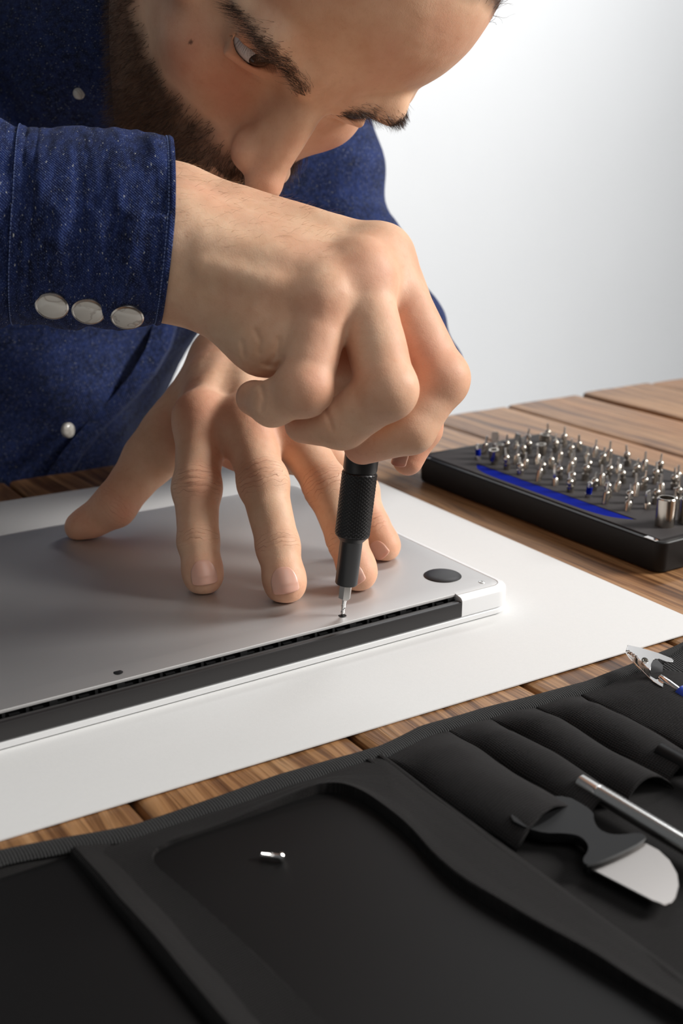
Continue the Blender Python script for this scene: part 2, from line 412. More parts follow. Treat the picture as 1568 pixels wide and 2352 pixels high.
def strands(roots, dirs, lens, rad, curl, bend, seg=5, clump=None):
    n = len(roots); roots = np.asarray(roots); dirs = np.asarray(dirs)
    ph = RNG.random(n)*6.28; t1 = np.cross(dirs, RNG.normal(size=(n, 3))); t1 /= np.linalg.norm(t1, axis=1)[:, None]; t2 = np.cross(dirs, t1)
    rows = []
    for i in range(seg+1):
        t = i/seg
        c = roots+dirs*(lens*t)[:, None]+np.asarray(bend)*(t*t*lens)[:, None]
        c = c+(t1*np.cos(ph+t*5)[:, None]+t2*np.sin(ph+t*5)[:, None])*(curl*t*lens)[:, None]-(t1*np.cos(ph)[:, None]+t2*np.sin(ph)[:, None])*0
        r = rad*(1-.8*t)
        for k in range(3):
            a = k*2*math.pi/3; rows.append(c+(t1*math.cos(a)+t2*math.sin(a))*r)
    vv = np.stack(rows, 1).reshape(-1, 3); per = (seg+1)*3
    f = []
    for i in range(seg):
        for k in range(3): f.append((i*3+k, i*3+(k+1) % 3, (i+1)*3+(k+1) % 3, (i+1)*3+k))
    f = np.array(f); F = (np.arange(n)*per)[:, None, None]+f[None]
    return vv, F.reshape(-1, 4), np.repeat(RNG.random(n), per)

# ------------------------------------------------------------------ the room
def struct(o): o['kind'] = 'structure'; return o
b = Buf().box((-2600, 2600, -750), (4200, 2640, 2600)); struct(b.build('wall_back', M['wall'], smooth=False))
b = Buf().box((-2600, -1600, -780), (4200, 2600, -750)); struct(b.build('floor', M['wall'], smooth=False))

# ------------------------------------------------------------------ table of oiled planks
table = empty('wooden_table', (60, 60, -750)); tag(table, 'rustic brown wooden plank table with dark gaps between its boards', 'table')
edges = [-692, -600, -509, -417, -323.5, -231.5, -136, -44, 48, 140, 232, 326, 424, 517, 610, 702]
for i in range(len(edges)-1):
    x0, x1 = edges[i]+1.2, edges[i+1]-1.2
    if i == 11: x1 -= 8.0
    dz = [0, -.5, .2, -.3, 0, -.4, 0, -.3, -.2, 0, -.3, 0, .4, 0, -.2][i]
    ye = 372+[0, 1, -1, 1, 0, 1, 0, -1, 1, 2, -2, 0, 3, 1, 0][i]
    bm = Buf(); ys = np.linspace(-620, ye, 60); rows = []
    prof = [(0, -26), (0, -3.2), (.6, -1.2), (2.2, -.25), (5, 0)]
    for y in ys:
        w0 = vnoise(V(x0, y, 0)[None], 30, 1)[0]*1.6; w1 = vnoise(V(x1, y, 0)[None], 30, 2)[0]*1.6
        L = [(x0+w0+p, y, z+dz) for p, z in prof]; R = [(x1+w1-p, y, z+dz) for p, z in prof[::-1]]
        rows.append(L+[(x0+w0+(x1-x0)*t, y, dz+.25*math.sin(9*t+i)) for t in (.25, .5, .75)]+R)
    bm.rings(rows); bm.build('plank', M['wood'], table, origin=((x0+x1)/2, -120, 0))
for x in (-640, 650):
    for y in (-560, 320): Buf().box((x-35, y-35, -750), (x+35, y+35, -26.5)).build('table_leg', M['wood'], table, smooth=False, origin=(x, y, -400))
Buf().box((-660, 300, -110), (670, 330, -27)).build('apron', M['wood'], table, smooth=False, origin=(0, 315, -60))

# ------------------------------------------------------------------ white card under the laptop
th = -.025; c0 = V(76, -68.6, 0); ex = V(math.cos(th), math.sin(th), 0); ey = V(-math.sin(th), math.cos(th), 0)
bm = Buf(); q = [c0, c0+ey*388, c0+ey*388-ex*620, c0-ex*620]
q = [(p[0], p[1]) for p in q]
bm.prism(q, .5, 1.1); sheet = bm.build('paper_sheet', M['paper'], smooth=False, origin=(-230, 120, .5)); tag(sheet, 'large sheet of white card lying on the table under the laptop', 'paper')

# ------------------------------------------------------------------ laptop, upside down
lap = empty('laptop', (-153, 110, 1.1)); tag(lap, 'closed silver laptop lying upside down on the white card', 'laptop')
LX0, LX1, LY1, NX0, NX1 = -310.0, 6.5, 219.0, -284.0, -28.0
def outline(off, notch=None, z=0, r=11):
    x0, y0, x1, y1 = LX0+off, off, LX1-off, LY1-off; rr = max(r-off, 1.0); pts = []
    def arc(cx, cy, a0):
        for i in range(11):
            a = math.radians(a0+9*i); pts.append((cx+rr*math.cos(a), cy+rr*math.sin(a)))
    pts += [(NX0-.01, y0), (NX0, y0 if notch is None else max(y0, notch)), (NX1, y0 if notch is None else max(y0, notch)), (NX1+.01, y0)]
    arc(x1-rr, y0+rr, -90); arc(x1-rr, y1-rr, 0); arc(x0+rr, y1-rr, 90); arc(x0+rr, y0+rr, 180)
    return [(x, y, z) for x, y in pts]
Buf().rings([outline(1.6, None, 1.2), outline(.5, None, 1.9), outline(.2, None, 3.0), outline(.2, None, 4.4), outline(1.0, None, 5.0)]).build('lid', M['alu_edge'], lap)
Buf().rings([outline(1.4, 8, 5.2), outline(.15, 8, 5.5), outline(0, 8, 6), outline(0, 8, 13.4), outline(.2, 8, 14.3), outline(.7, 8, 14.9), outline(1.6, 8, 15.35), outline(4.1, 8, 15.8), outline(4.4, 8, 15.3)]).build('body_shell', M['alu_edge'], lap)
cov = Buf().rings([outline(4.7, 5.6, 14.6), outline(4.7, 5.6, 15.8), outline(5.0, 5.7, 16.0), outline(8, 5.9, 16.35), outline(11.5, 6.1, 16.7), outline(16, 6.3, 17.0)]).build('bottom_cover', M['alu'], lap)
hb = Buf(); prof = [(6.0, 5.2), (.5, 5.2), (.05, 5.7), (0, 12.2), (.35, 13.1), (1.1, 13.45), (3.9, 13.2), (4.2, 12.2), (4.2, 6)]
hb.rings([[(x, y, z) for y, z in prof[::-1]] for x in (NX0+.4, NX1-.4)]); hb.build('hinge_cover', M['hinge'], lap)
vb = Buf().box((NX0+.2, 7.6, 5.6), (NX1-.2, 8.3, 14.4))
for i in range(26):
    x = NX0+6+i*9.8; vb.box((x, 5.2, 11.6), (x+1.3+2.2*(i % 3 == 1), 7.7, 14.3)); vb.box((x+3, 5.6, 12.6), (x+7.4, 7.7, 13.0))
vb.build('vent_grille', M['dark'], lap, smooth=False)
for x, y in ((-19.5, 27), (-291, 27)):
    f_ = Buf().lathe((x, y, 16.4), (0, 0, 1), [(0, 9.9), (.7, 9.9), (1.15, 9.3), (1.7, 6.5), (1.95, 3), (2.0, .4)], 40).build('rubber_foot', M['rubber'], lap)
def screw(x, y, z, empty_hole=False):
    if empty_hole:
        Buf().lathe((x, y, z-.02), (0, 0, 1), [(0, 2.1), (.06, 2.0), (.06, .2)], 24).build('screw_hole', M['dark'], lap); return
    s_ = Buf().lathe((x, y, z-.5), (0, 0, 1), [(0, 1.7), (.55, 1.7), (.62, 1.5), (.62, .7), (.3, .6), (.3, .05)], 24).build('screw', M['steel'], lap)
screw(-7.2, 10.2, 16.7); screw(-206.1, 11.4, 16.75, True)
Buf().lathe((-92.0, 11.5, 16.75), (0, 0, 1), [(0, 2.0), (.05, 1.95), (.05, .2)], 24).build('screw_hole', M['dark'], lap)
screw(-92.0, 11.5, 16.6); screw(-300, 10.2, 16.6)

# ------------------------------------------------------------------ screwdriver held upright on the hinge-side screw
SD0 = V(-92.0, 11.5, 17.0); SD1 = pt(829, 1060, 539); SDA = unit(SD1-SD0)
sd = empty('screwdriver', SD0); tag(sd, 'black precision screwdriver with knurled grip held in the fist on a laptop screw', 'screwdriver')
L_ = lambda px_y: 0
Buf().lathe(SD0, SDA, [(-.1, .55), (.4, .8), (2, .85), (6.5, 1.15), (8.2, 1.5)], 20).build('driver_tip', M['chrome'], sd)
hx = Buf(); a_ = SDA; e1 = unit(np.cross(a_, V(.3, 1, 0))); e2 = np.cross(a_, e1)
hx.rings([[SD0+a_*h+(e1*math.cos(k*math.pi/3)+e2*math.sin(k*math.pi/3))*r for k in range(6)] for h, r in ((7.6, 1.6), (8.6, 3.0), (18.5, 3.0))]); hx.build('hex_bit', M['steel'], sd, smooth=False)
tw = Buf()
for k in range(2):
    R = []
    for i in range(14):
        h = 1.5+i*.45; an = k*math.pi+i*.42; c = SD0+a_*h+(e1*math.cos(an)+e2*math.sin(an))*.75
        R.append([c+(e1*math.cos(q)+e2*math.sin(q))*.42 for q in np.linspace(0, 5.2, 6)])
    tw.rings(R)
tw.build('bit_flutes', M['chrome'], sd)
Buf().lathe(SD0, SDA, [(15.6, 3.5), (15.6, 4.9), (16.2, 5.3), (37, 5.3), (37.5, 5.6)], 40).build('collar', M['shaft'], sd)
g = Buf(); R = []; nh, na = 120, 96
hs = [37.2]+list(np.linspace(39.5, 70, nh))+[70.4, 71.0, 71.6, 110, 112]
for h in hs:
    ring = []
    for j in range(na):
        an = 2*math.pi*j/na; r = 7.9
        if h < 37.3: r = 5.6
        elif h < 39.6: r = 7.5
        elif h <= 70: r = 7.9+  .42*(abs(math.sin(12*an+h*1.9))*abs(math.sin(12*an-h*1.9))) if h > 40.5 else 7.9
        elif h < 71.2: r = 7.6
        elif h > 111: r = 6.8
        ring.append(SD0+a_*h+(e1*math.cos(an)+e2*math.sin(an))*r)
    R.append(ring)
g.rings(R).build('grip', M['grip'], sd)
Buf().lathe(SD0, SDA, [(112, 5.8), (118, 6.2), (119, 5.4)], 32).build('spin_cap', M['shaft'], sd)

# ------------------------------------------------------------------ driver bit case
CX0, CX1, CY0, CY1, CZ = 110.5, 232.0, -3.5, 222.0, 18.8
case = empty('driver_bit_case', ((CX0+CX1)/2, (CY0+CY1)/2, .2)); tag(case, 'flat black plastic case lined with foam and standing full of driver bits', 'case')
def rr3(off, z, r=7): return [(x, y, z) for x, y in rrect(CX0+off, CY0+off, CX1-off, CY1-off, max(r-off, 2), 8)]
Buf().rings([rr3(3.2, .3), rr3(1.0, 1.0), rr3(.4, 3), rr3(0, CZ-.6), rr3(.5, CZ), rr3(3.2, CZ), rr3(3.4, CZ-2.6)], True, True).build('case_shell', M['case'], case)
# foam insert with a long curved slot
fx0, fx1, fy0, fy1 = CX0+4.5, CX1-4.5, CY0+5, CY1-5
def slot(n=24):
    pts = []
    for i in range(n+1):
        t = i/n; pts.append((131.0-.8*math.sin(math.pi*t), 34+t*146))
    for i in range(n+1):
        t = 1-i/n; pts.append((131.0-13.5*(1-abs(2*t-1)**7)*.92-1.2*(t < .04), 34+t*146))
    return pts
sl = slot()
fb = Buf(); zt = CZ+.5
gx = np.linspace(fx0, fx1, 60); gy = np.linspace(fy0, fy1, 110)
def inside(x, y):
    if not 34 < y < 180: return False
    t = (y-34)/146; return 131.0-13.5*(1-abs(2*t-1)**7)*.92 < x < 131.0-.8*math.sin(math.pi*t)
# the foam is built as strips either side of the slot
def strip(xa, xb, ya, yb, n=1):
    R = []
    for y in np.linspace(ya, yb, n+1):
        a_x, b_x = xa(y), xb(y); R.append([(a_x, y, CZ-8), (a_x, y, zt-.4), (a_x+.4, y, zt), (b_x-.4, y, zt), (b_x, y, zt-.4), (b_x, y, CZ-8)])
    fb.rings(R)
slx = lambda y: 131.0-13.5*(1-abs(2*(y-34)/146-1)**7)*.92
srx = lambda y: 131.0-.8*math.sin(math.pi*(y-34)/146)
strip(lambda y: fx0, lambda y: fx1, fy0, 34); strip(lambda y: fx0, lambda y: fx1, 180, fy1)
strip(lambda y: fx0, slx, 34, 180, 40); strip(srx, lambda y: fx1, 34, 180, 40)
fb.box((fx0, fy0, 2), (fx1, fy1, CZ-9)); fb.build('foam_insert', M['foam'], case)
for y in (6, 214):
    Buf().box((CX0+1.0, y-4, CZ-.4), (CX0+4.0, y+4, CZ+.45)).build('hinge_pin', M['chrome'], case)
Buf().prism([(139, CY0+.6), (205, CY0+.6), (205, CY0+3.4), (139, CY0+3.4)], CZ-.4, CZ+.5, .2).build('latch_bar', M['steel'], case)
bb = Buf(); R = []
for y in np.linspace(35.5, 178.5, 40):
    t = (y-34)/146; w = 11.2*(1-abs(2*t-1)**7)*.92+.5; R.append([(130.2-w, y, CZ-7.8), (130.2-w, y, CZ+.1), (130.2, y, CZ+.25), (130.2, y, CZ-7.8)])
bp = bb.rings(R).build('tweezer_handle', M['blue'], origin=(125, 107, CZ-8)); tag(bp, 'long blue plastic strip lying in the curved slot of the bit case', 'tweezers')

GB = 'driver bits standing in the foam of the case'
def bit_proto(kind):
    z0 = zt-.2
    o = V(0, 0, z0)
    e = empty('driver_bit', o)
    if kind == 0:   # round barrel with a thin tip
        Buf().lathe(o, (0,0,1), [(-4, 2.0), (7.5, 2.0), (8.4, 1.3)], 16).build('shank', M['nickel'], e)
        Buf().lathe(o, (0,0,1), [(8.2, 1.1), (9.5, .8), (14, .75), (14.4, .3)], 10).build('tip', M['steel'], e)
    elif kind == 1: # hex shank, ball collar
        Buf().lathe(o, (0,0,1), [(-4, 2.2), (4.5, 2.2), (5.2, 1.4), (6.2, 1.4), (7.0, 2.2), (8.8, 2.3), (10.4, 1.5), (10.8, .8)], 18).build('shank', M['nickel'], e)
        Buf().lathe(o, (0,0,1), [(10.4, .8), (15.5, .6), (15.8, .2)], 8).build('tip', M['steel'], e)
    elif kind == 2: # wide flat blade
        Buf().lathe(o, (0,0,1), [(-4, 2.0), (4, 2.0), (5, 1.4)], 16).build('shank', M['nickel'], e)
        Buf().rings([[(-1.4,-.9,z0+4.6),(1.4,-.9,z0+4.6),(1.4,.9,z0+4.6),(-1.4,.9,z0+4.6)], [(-2.6,-.6,z0+9),(2.6,-.6,z0+9),(2.6,.6,z0+9),(-2.6,.6,z0+9)], [(-2.2,-.3,z0+14),(2.2,-.3,z0+14),(2.2,.3,z0+14),(-2.2,.3,z0+14)]]).build('tip', M['steel'], e)
    elif kind == 3: # nut socket bit
        Buf().lathe(o, (0,0,1), [(-4, 2.2), (3, 2.2), (3.4, 3.4), (11, 3.5), (11.3, 3.2), (11.3, 2.3), (8, 2.2), (8, .1)], 20).build('shank', M['nickel'], e)
    elif kind == 4: # blue ringed
        Buf().lathe(o, (0,0,1), [(-4, 1.9), (3.2, 1.9), (3.3, 1.6), (12, 1.5), (12.6, .9)], 14).build('shank', M['steel'], e)
        Buf().lathe(o, (0,0,1), [(3.4, 1.75), (8.6, 1.75)], 14).build('colour_ring', M['blue'], e)
    tag(e, None, 'driver bit', GB)
    return e
def kids(o): return [c for c in bpy.data.objects if c.parent == o]
protos = {}
row_lab = ['nearest the blue strip', 'in the second row from the blue strip', 'in the third row from the blue strip', 'in the fourth row from the blue strip', 'in the back row by the far edge of the case']
kind_lab = ['plain steel bit', 'ball-collared steel bit', 'flat-bladed steel bit', 'hollow nut bit', 'blue-ringed steel bit']
rng2 = random.Random(5); count = {}
ord_ = ['leftmost']+[w+' from the left' for w in 'second third fourth fifth sixth seventh eighth ninth tenth eleventh twelfth thirteenth fourteenth'.split()]
cols_ = [138.5, 151, 165, 180, 197, 214]
for ci, x in enumerate(cols_):
    n = 13 if ci else 11
    j = 0
    for k in range(n):
        y = 203-k*15.2-(6 if ci % 2 else 0)
        if y < 30 or (ci == 0 and y > 190): continue
        kind = rng2.choice([0, 0, 1, 1, 0, 2, 3, 0, 1, 1, 0, 0, 1, 1, 3, 1, 0, 2, 1, 4])
        P_ = (x+rng2.uniform(-1.6, 1.6), y+rng2.uniform(-1.8, 1.8), zt-.2)
        if kind == 4:
            count[4] = count.get(4, 0)+1
            if count[4] > 2: kind = 1
        if kind not in protos: e = protos[kind] = bit_proto(kind); ch = []
        else:
            e = protos[kind].copy(); COL.objects.link(e)
            for c in kids(protos[kind]):
                d = c.copy(); COL.objects.link(d); d.parent = e
        e.location = Vector(P_)*MM; e.rotation_euler = (rng2.uniform(-.13, .13), rng2.uniform(-.13, .13), rng2.uniform(0, 3)); e.scale = (1.05, 1.05, rng2.uniform(.75, 1.02))
        rl = ['row beside the blue strip', 'second row from the blue strip', 'third row from the blue strip', 'fourth row from the blue strip', 'fifth row from the blue strip', 'row along the back edge'][ci]
        e['label'] = f"{kind_lab[kind]}, {ord_[j]} in the {rl}"; e['category'] = 'driver bit'; e['group'] = GB; j += 1
for (x, y, r, h, lab) in ((136.4, 17.5, 5.6, 17, 'wide silver socket standing at the near corner of the bit case'), (151, 14, 5.2, 15, 'silver socket beside the wide one at the near end of the bit case'), (134.5, 30.5, 0, 0, '')):
    if r:
        s_ = Buf().lathe((x, y, zt-.1), (0,0,1), [(-2, r), (h-.6, r), (h, r-.5), (h, r-1.4), (h-7, r-1.5), (h-7, .1)], 32).build('socket', M['nickel'], origin=(x, y, zt)); tag(s_, lab, 'socket', 'sockets in the bit case')

# ------------------------------------------------------------------ tool roll
roll = empty('tool_roll', (-130, -160, .5)); tag(roll, 'black fabric tool roll spread open on the table in front of the laptop', 'tool roll')
def sheet_grid(xf, yf, zf, nx, ny, thick):
    U_, W_ = np.meshgrid(np.linspace(0, 1, nx), np.linspace(0, 1, ny), indexing='ij')
    X = xf(U_, W_); Y = yf(U_, W_); Z = zf(X, Y, U_, W_)
    top = np.stack([X, Y, Z], -1).reshape(-1, 3); bot = top-V(0, 0, thick)
    v = np.concatenate([top, bot]); n = nx*ny; f = []
    idx = lambda i, j: i*ny+j
    for i in range(nx-1):
        for j in range(ny-1):
            a, b_, c, d = idx(i,j), idx(i+1,j), idx(i+1,j+1), idx(i,j+1); f.append((a, b_, c, d)); f.append((n+a, n+d, n+c, n+b_))
    for i in range(nx-1): f.append((idx(i,0), n+idx(i,0), n+idx(i+1,0), idx(i+1,0))); f.append((idx(i+1,ny-1), n+idx(i+1,ny-1), n+idx(i,ny-1), idx(i,ny-1)))
    for j in range(ny-1): f.append((idx(0,j+1), n+idx(0,j+1), n+idx(0,j), idx(0,j))); f.append((idx(nx-1,j), n+idx(nx-1,j), n+idx(nx-1,j+1), idx(nx-1,j+1)))
    return v, f
def nz(X, Y, s, k=0): return vnoise(np.stack([X, Y, X*0], -1), s, k)
def toproll(x):   # y of the roll's far edge
    x = np.asarray(x, float)
    base = np.interp(x, [-420, -284, -240, -205, -181, -135, -112, -80, -50, -25, 10, 46, 80, 140], [-60, -69, -79, -79, -78, -80, -76, -77.5, -81, -83, -81, -77, -68, -58])
    return base
# base cloth
v, f = sheet_grid(lambda u, w: -420+u*560, lambda u, w: toproll(-420+u*560)-1-w*330, lambda X, Y, u, w: 1.9+.5*nz(X, Y, 22)+.0*X, 140, 80, 1.3)
link('base_cloth', v, f, M['cloth'], roll)
# binding tape, a rounded welt
R = []
for x in np.linspace(-420, 140, 220):
    y = toproll(x)+.6*vnoise(V(x, 0, 0)[None], 16, 3)[0]; z = 2.2+1.2*vnoise(V(x, 9, 0)[None], 20, 4)[0]
    w = 4.6+.5*vnoise(V(x, 30, 0)[None], 9)[0]
    ring = [(x, y-w+w*math.cos(a)*1.0, z+.6+ (1.7*math.sin(a) if math.sin(a) > 0 else 1.3*math.sin(a))) for a in np.linspace(0, 2*math.pi, 14, endpoint=False)]
    R.append(ring)
Buf().rings(R).build('binding_tape', M['bind'], roll)
# pockets: bulged ribbed sleeves lying side by side, open towards the camera
def pocket(x0, x1, y0, y1, h0, h1, name='pocket', mat='rib', n=22, z0=3.0, sk=0):
    def zf(X, Y, u, w):
        prof = np.sin(np.pi*np.clip(u, 0, 1))**.75
        ramp_ = np.clip(w*4, 0, 1)**.6
        return z0+(h0+(h1-h0)*w)*prof*ramp_+.7*nz(X, Y, 13, 5)*ramp_+.35*nz(X, Y, 5, 8)
    v, f = sheet_grid(lambda u, w: x0+u*(x1-x0)+sk*w+.8*np.sin(w*9+x0), lambda u, w: y0(x0+u*(x1-x0))+w*(y1-y0(x0))+1.2*np.sin(u*3.1)*w, zf, n, 48, .9)
    return link(name, v, f, M[mat], roll)
ty = lambda x: toproll(x)-8.5
pocket(-138.5, -104, ty, -164, 6.5, 8.5, sk=1); pocket(-104, -82.5, ty, -163.5, 6.0, 6.5, sk=1); pocket(-82.5, -60, ty, -163, 6.5, 7.0, sk=-1)
pocket(-60, -36, ty, -163, 6.8, 7.2, sk=-1); pocket(-36, 22, ty, -166, 8.8, 8.8, n=40); pocket(22, 44, ty, -166, 6.5, 6.5); pocket(44, 78, ty, -168, 7, 7); pocket(78, 130, ty, -170, 7, 7)
# stitched seam strip left of the pockets
for xs in (-146.5, -141.0):
    R = []
    for y in np.linspace(-88, -330, 90):
        c = xs+1.0*math.sin(y*.05)+(-1.5 if y < -150 else 0)*min(1, (-150-y)/40); r = 1.3
        R.append([(c+r*math.cos(a), y, 3.75+1.0*math.sin(a)) for a in np.linspace(0, 2*math.pi, 8, endpoint=False)])
    Buf().rings(R).build('seam_cord', M['cloth'], roll)
# frame panel with a window, on the left a folded flap edge
WIN = [(-245.5, -100.5), (-232, -97.2), (-210, -98.0), (-181, -96.8), (-171.5, -98.5), (-166.5, -102.5), (-163.7, -112), (-163.2, -126), (-163.8, -141), (-166.8, -158), (-167.2, -172), (-164.6, -188), (-159.6, -211), (-155.9, -234), (-152.5, -262), (-152, -320), (-224, -320), (-236.5, -200), (-238.5, -160), (-242, -125)]
def chaikin(P, n):
    P = np.array(P, float)
    for _ in range(n):
        Q = np.roll(P, -1, 0); P = np.stack([P*.75+Q*.25, P*.25+Q*.75], 1).reshape(-1, 2)
    return P
Wn = chaikin(WIN, 3); cW = V(-195, -200)
def outer(p):   # cast from the window outwards to the frame's rectangle
    d = p-cW; x0, x1, y0, y1 = -259.5, -138.8, -345, None
    ts = []
    if d[0] > 0: ts.append((x1-cW[0])/d[0])
    if d[0] < 0: ts.append((x0-cW[0])/d[0])
    if d[1] < 0: ts.append((y0-cW[1])/d[1])
    if d[1] > 0: ts.append((-87.5-cW[1])/d[1])
    t = min(ts); return cW+d*t
rings_ = []
for s_, z in ((-.004, 3.1), (0, 4.4), (.02, 4.9), (.12, 4.7), (.3, 4.4), (.5, 4.2), (.7, 4.0), (.88, 3.9), (1.0, 3.5), (1.0, 2.6)):
    ring = []
    for p in Wn:
        o_ = outer(p); q = p+(o_-p)*s_
        k_ = max(0, min(1, (p[0]+215)/40)); zz = z+k_*3.2*(1 if 0 <= s_ < .3 else (.6 if s_ < .6 else (.25 if s_ < 1 else 0)))*(s_ > -.001)+(.9*vnoise(V(q[0], q[1], 0)[None], 17, 6)[0] if .0 < s_ < 1 else 0)
        ring.append((q[0], q[1], zz))
    rings_.append(ring)
Buf().rings(rings_, False, False).build('window_frame_panel', M['cloth'], roll)
Buf().prism([tuple(cW+(p-cW)*1.05) for p in Wn], 2.7, 3.5, .1).build('smooth_inset_panel', M['smooth'], roll, smooth=False)
# flap edge at the left: a raised fold running towards the camera
R = []
for y in np.linspace(-84, -330, 80):
    c = -262.5+.11*min(0, y+120)*-.6+1.3*math.sin(y*.04); h = 3.0+2.4*min(1, max(0, (-90-y)/60))
    R.append([(c-3.2, y, 2.6), (c-2.6, y, 2.6+h*.75), (c-1.2, y, 2.7+h), (c+1.2, y, 2.6+h*.92), (c+5, y, 2.6+h*.5), (c+11, y, 2.9), (c+11, y, 2.0), (c-3, y, 2.0)])
Buf().rings(R).build('folded_hem', M['cloth'], roll)
v, f = sheet_grid(lambda u, w: -420+u*157, lambda u, w: -84-w*245, lambda X, Y, u, w: 3.0+2.8*np.sin(np.pi*np.clip(u, 0, 1))**.5*np.clip(w*5, 0, 1)+1.2*nz(X, Y, 40, 2), 60, 60, .9)
link('plain_pocket', v, f, M['smooth'], roll)

st = [ptz(1500, 1562, 6), ptz(1532, 1512, 11), ptz(1575, 1478, 15), ptz(1640, 1450, 15), ptz(1660, 1530, 9), ptz(1590, 1560, 8), ptz(1540, 1572, 6)]
Buf().rings([[p-V(0, 0, 2.2) for p in st], [p for p in st]]).build('webbing_strap', M['bind'], roll)
# loose screw on the smooth panel
ls0 = V(-212.6, -121.6, 5.0); lsa = unit(V(6.2, -6.2, .15))
ls = Buf().lathe(ls0, lsa, [(0, .3), (.1, 1.05), (.5, 1.1), (.8, .85), (1.1, 1.1), (1.4, .85), (1.7, 1.1), (2.0, .85), (2.3, 1.1), (2.6, .85), (2.9, 1.1), (3.2, .85), (3.5, 1.1), (3.8, .9), (6.6, .9), (6.7, 1.65), (7.4, 1.7), (8.0, 1.2), (8.1, .2)], 18).build('loose_screw', M['chrome'], origin=ls0)
tag(ls, 'tiny loose steel screw lying on the smooth black panel of the tool roll', 'screw')

# opening knife with a dark guard, in the first pocket
kn = empty('opening_knife', (-115, -185, 4)); tag(kn, 'opening tool with short rounded steel blade and dark guard in the first pocket', 'opening tool')
Buf().prism(list(chaikin([(-133, -150), (-130.5, -166), (-121, -172), (-119, -177), (-121.5, -183), (-129.5, -186.5), (-128.5, -190.5), (-101, -190), (-99, -185.5), (-108.5, -182), (-110.5, -177), (-108, -171), (-103, -166), (-105, -150)], 2)), 4.8, 8.6, .5).build('guard', M['plastic'], kn)
Buf().prism([(-127.4, -189), (-101.3, -188.6), (-100.6, -194), (-102.0, -200), (-105.6, -206.4), (-110, -211), (-116, -214.9), (-119.0, -216.0), (-121.6, -215.4), (-123.2, -212)], 6.0, 6.9, .2).build('blade', M['blade'], kn)
# rods in the pockets
rod = Buf().lathe((-93.4, -150, 8.0), (0.02, -1, 0), [(0, 3.2), (8, 3.2), (9, 3.4)]+[(9+i*.8, 3.4-.18*(i % 2)) for i in range(90)]+[(82, 3.2), (90, 2.2)], 32).build('metal_rod', M['steel'], origin=(-93, -170, 5))
tag(rod, 'shiny ribbed steel tool shaft sticking out of the second pocket', 'tool shaft')
rod2 = Buf().lathe((-51.5, -150, 8.2), (-.02, -1, 0), [(0, 3.4), (60, 3.4), (80, 3.0)], 28).build('dark_tool_handle', M['plastic'], origin=(-50, -170, 5))
tag(rod2, 'dark round tool handle sticking out of the pocket right of the steel shaft', 'tool handle')

# ------------------------------------------------------------------ alligator clip
def clipP(px, py, z): return ptz(px, py, z)
clip = empty('alligator_clip', clipP(1490, 1540, 12)); tag(clip, 'small silver alligator clip with toothed jaws and blue sleeve by the card corner', 'clip')
def plate(pts, z, th_):
    top = [clipP(x, y, z) for x, y in pts]; n_ = -FW; k = V(-.25, -.55, .8)*th_
    bf = Buf(); bf.rings([[p-k for p in top], top]); return bf
up = [(1441,1481),(1470,1487),(1510,1499),(1543,1512),(1548,1517),(1545,1521),(1530,1520),(1512,1513),(1502,1514),(1496,1525),(1494,1540),(1484,1532),(1476,1522),(1466,1513)]
for i in range(9): up.append((1464-i*2.9, 1510-i*2.0-(2.2 if i % 2 else 0)))
up += [(1437, 1494)]
bevel(plate(up, 15, 1.0).build('upper_jaw', M['chrome'], clip), .25, 2)
lo_ = [(1436,1496)]+[(1438+i*2.9, 1497+i*2.0+(2.2 if i % 2 else 0)) for i in range(9)]+[(1470,1520),(1480,1531),(1490,1541),(1494,1553),(1506,1560),(1520,1560),(1524,1566),(1522,1578),(1514,1574),(1500,1565),(1482,1548),(1462,1527),(1446,1510)]
bevel(plate(lo_, 12.0, 1.0).build('lower_jaw', M['chrome'], clip), .25, 2)
bevel(plate([(1497,1512),(1508,1513),(1523,1528),(1521,1556),(1508,1561),(1496,1552),(1493,1538)], 10.0, .8).build('side_plate', M['hinge'], clip), .2, 2)
for (x, y, r, z) in ((1480, 1518, 1.25, 15.2), (1463, 1508, .9, 14)):
    p = clipP(x, y, z); Buf().lathe(p, (-.25, -.5, .8), [(-2.4, r*.8), (0, r*.8), (.1, r*1.25), (.5, r*1.2), (.6, r*.7), (.2, r*.5), (.2, .05)], 20).build('rivet', M['nickel'], clip)
a0 = clipP(1516, 1555, 12.5); a1 = clipP(1562, 1592, 10); Buf().lathe(a0, a1-a0, [(0, 1.2), (2, 1.7), (6, 1.9), (np.linalg.norm(a1-a0), 2.1)], 20).build('barrel', M['chrome'], clip)
a2 = clipP(1610, 1628, 8); Buf().lathe(a1-unit(a1-a0)*.4, a2-a1, [(0, 3.2), (.5, 4.0), (8, 4.4), (20, 4.4), (22, 3.4)], 24).build('blue_sleeve', M['blue2'], clip)

# ------------------------------------------------------------------ the person
# ---- left hand, flat fingertips pressed on the laptop
def J(x, y, d): return pt(x, y, d)
class Finger:
    def __init__(s, pts, roll=0, nail=None):
        s.p = [J(*q[:3]) for q in pts]; s.r = [q[3] for q in pts]; s.nail = nail
        a = unit(s.p[-1]-s.p[-2]); c = unit(CAM-s.p[-1]); d = unit(c-a*(c@a)); l = np.cross(a, d)
        s.dors = unit(d*math.cos(roll)+l*math.sin(roll)); s.roll = roll
    def ops(s, k=3.0, kb=6.0, start=0):
        o = []
        for i in range(start, len(s.p)-1): o.append(('u', Cap(s.p[i], s.p[i+1], s.r[i], s.r[i+1]), kb if i == 0 else k))
        return o
def finger_detail(F, joint, ln):   # slight waist between joints and a knuckle bulge
    pass
def tip_d(x, y, z): return float((ptz(x, y, z)-CAM)@FW)      # how far away the fingertip is that rests on the laptop
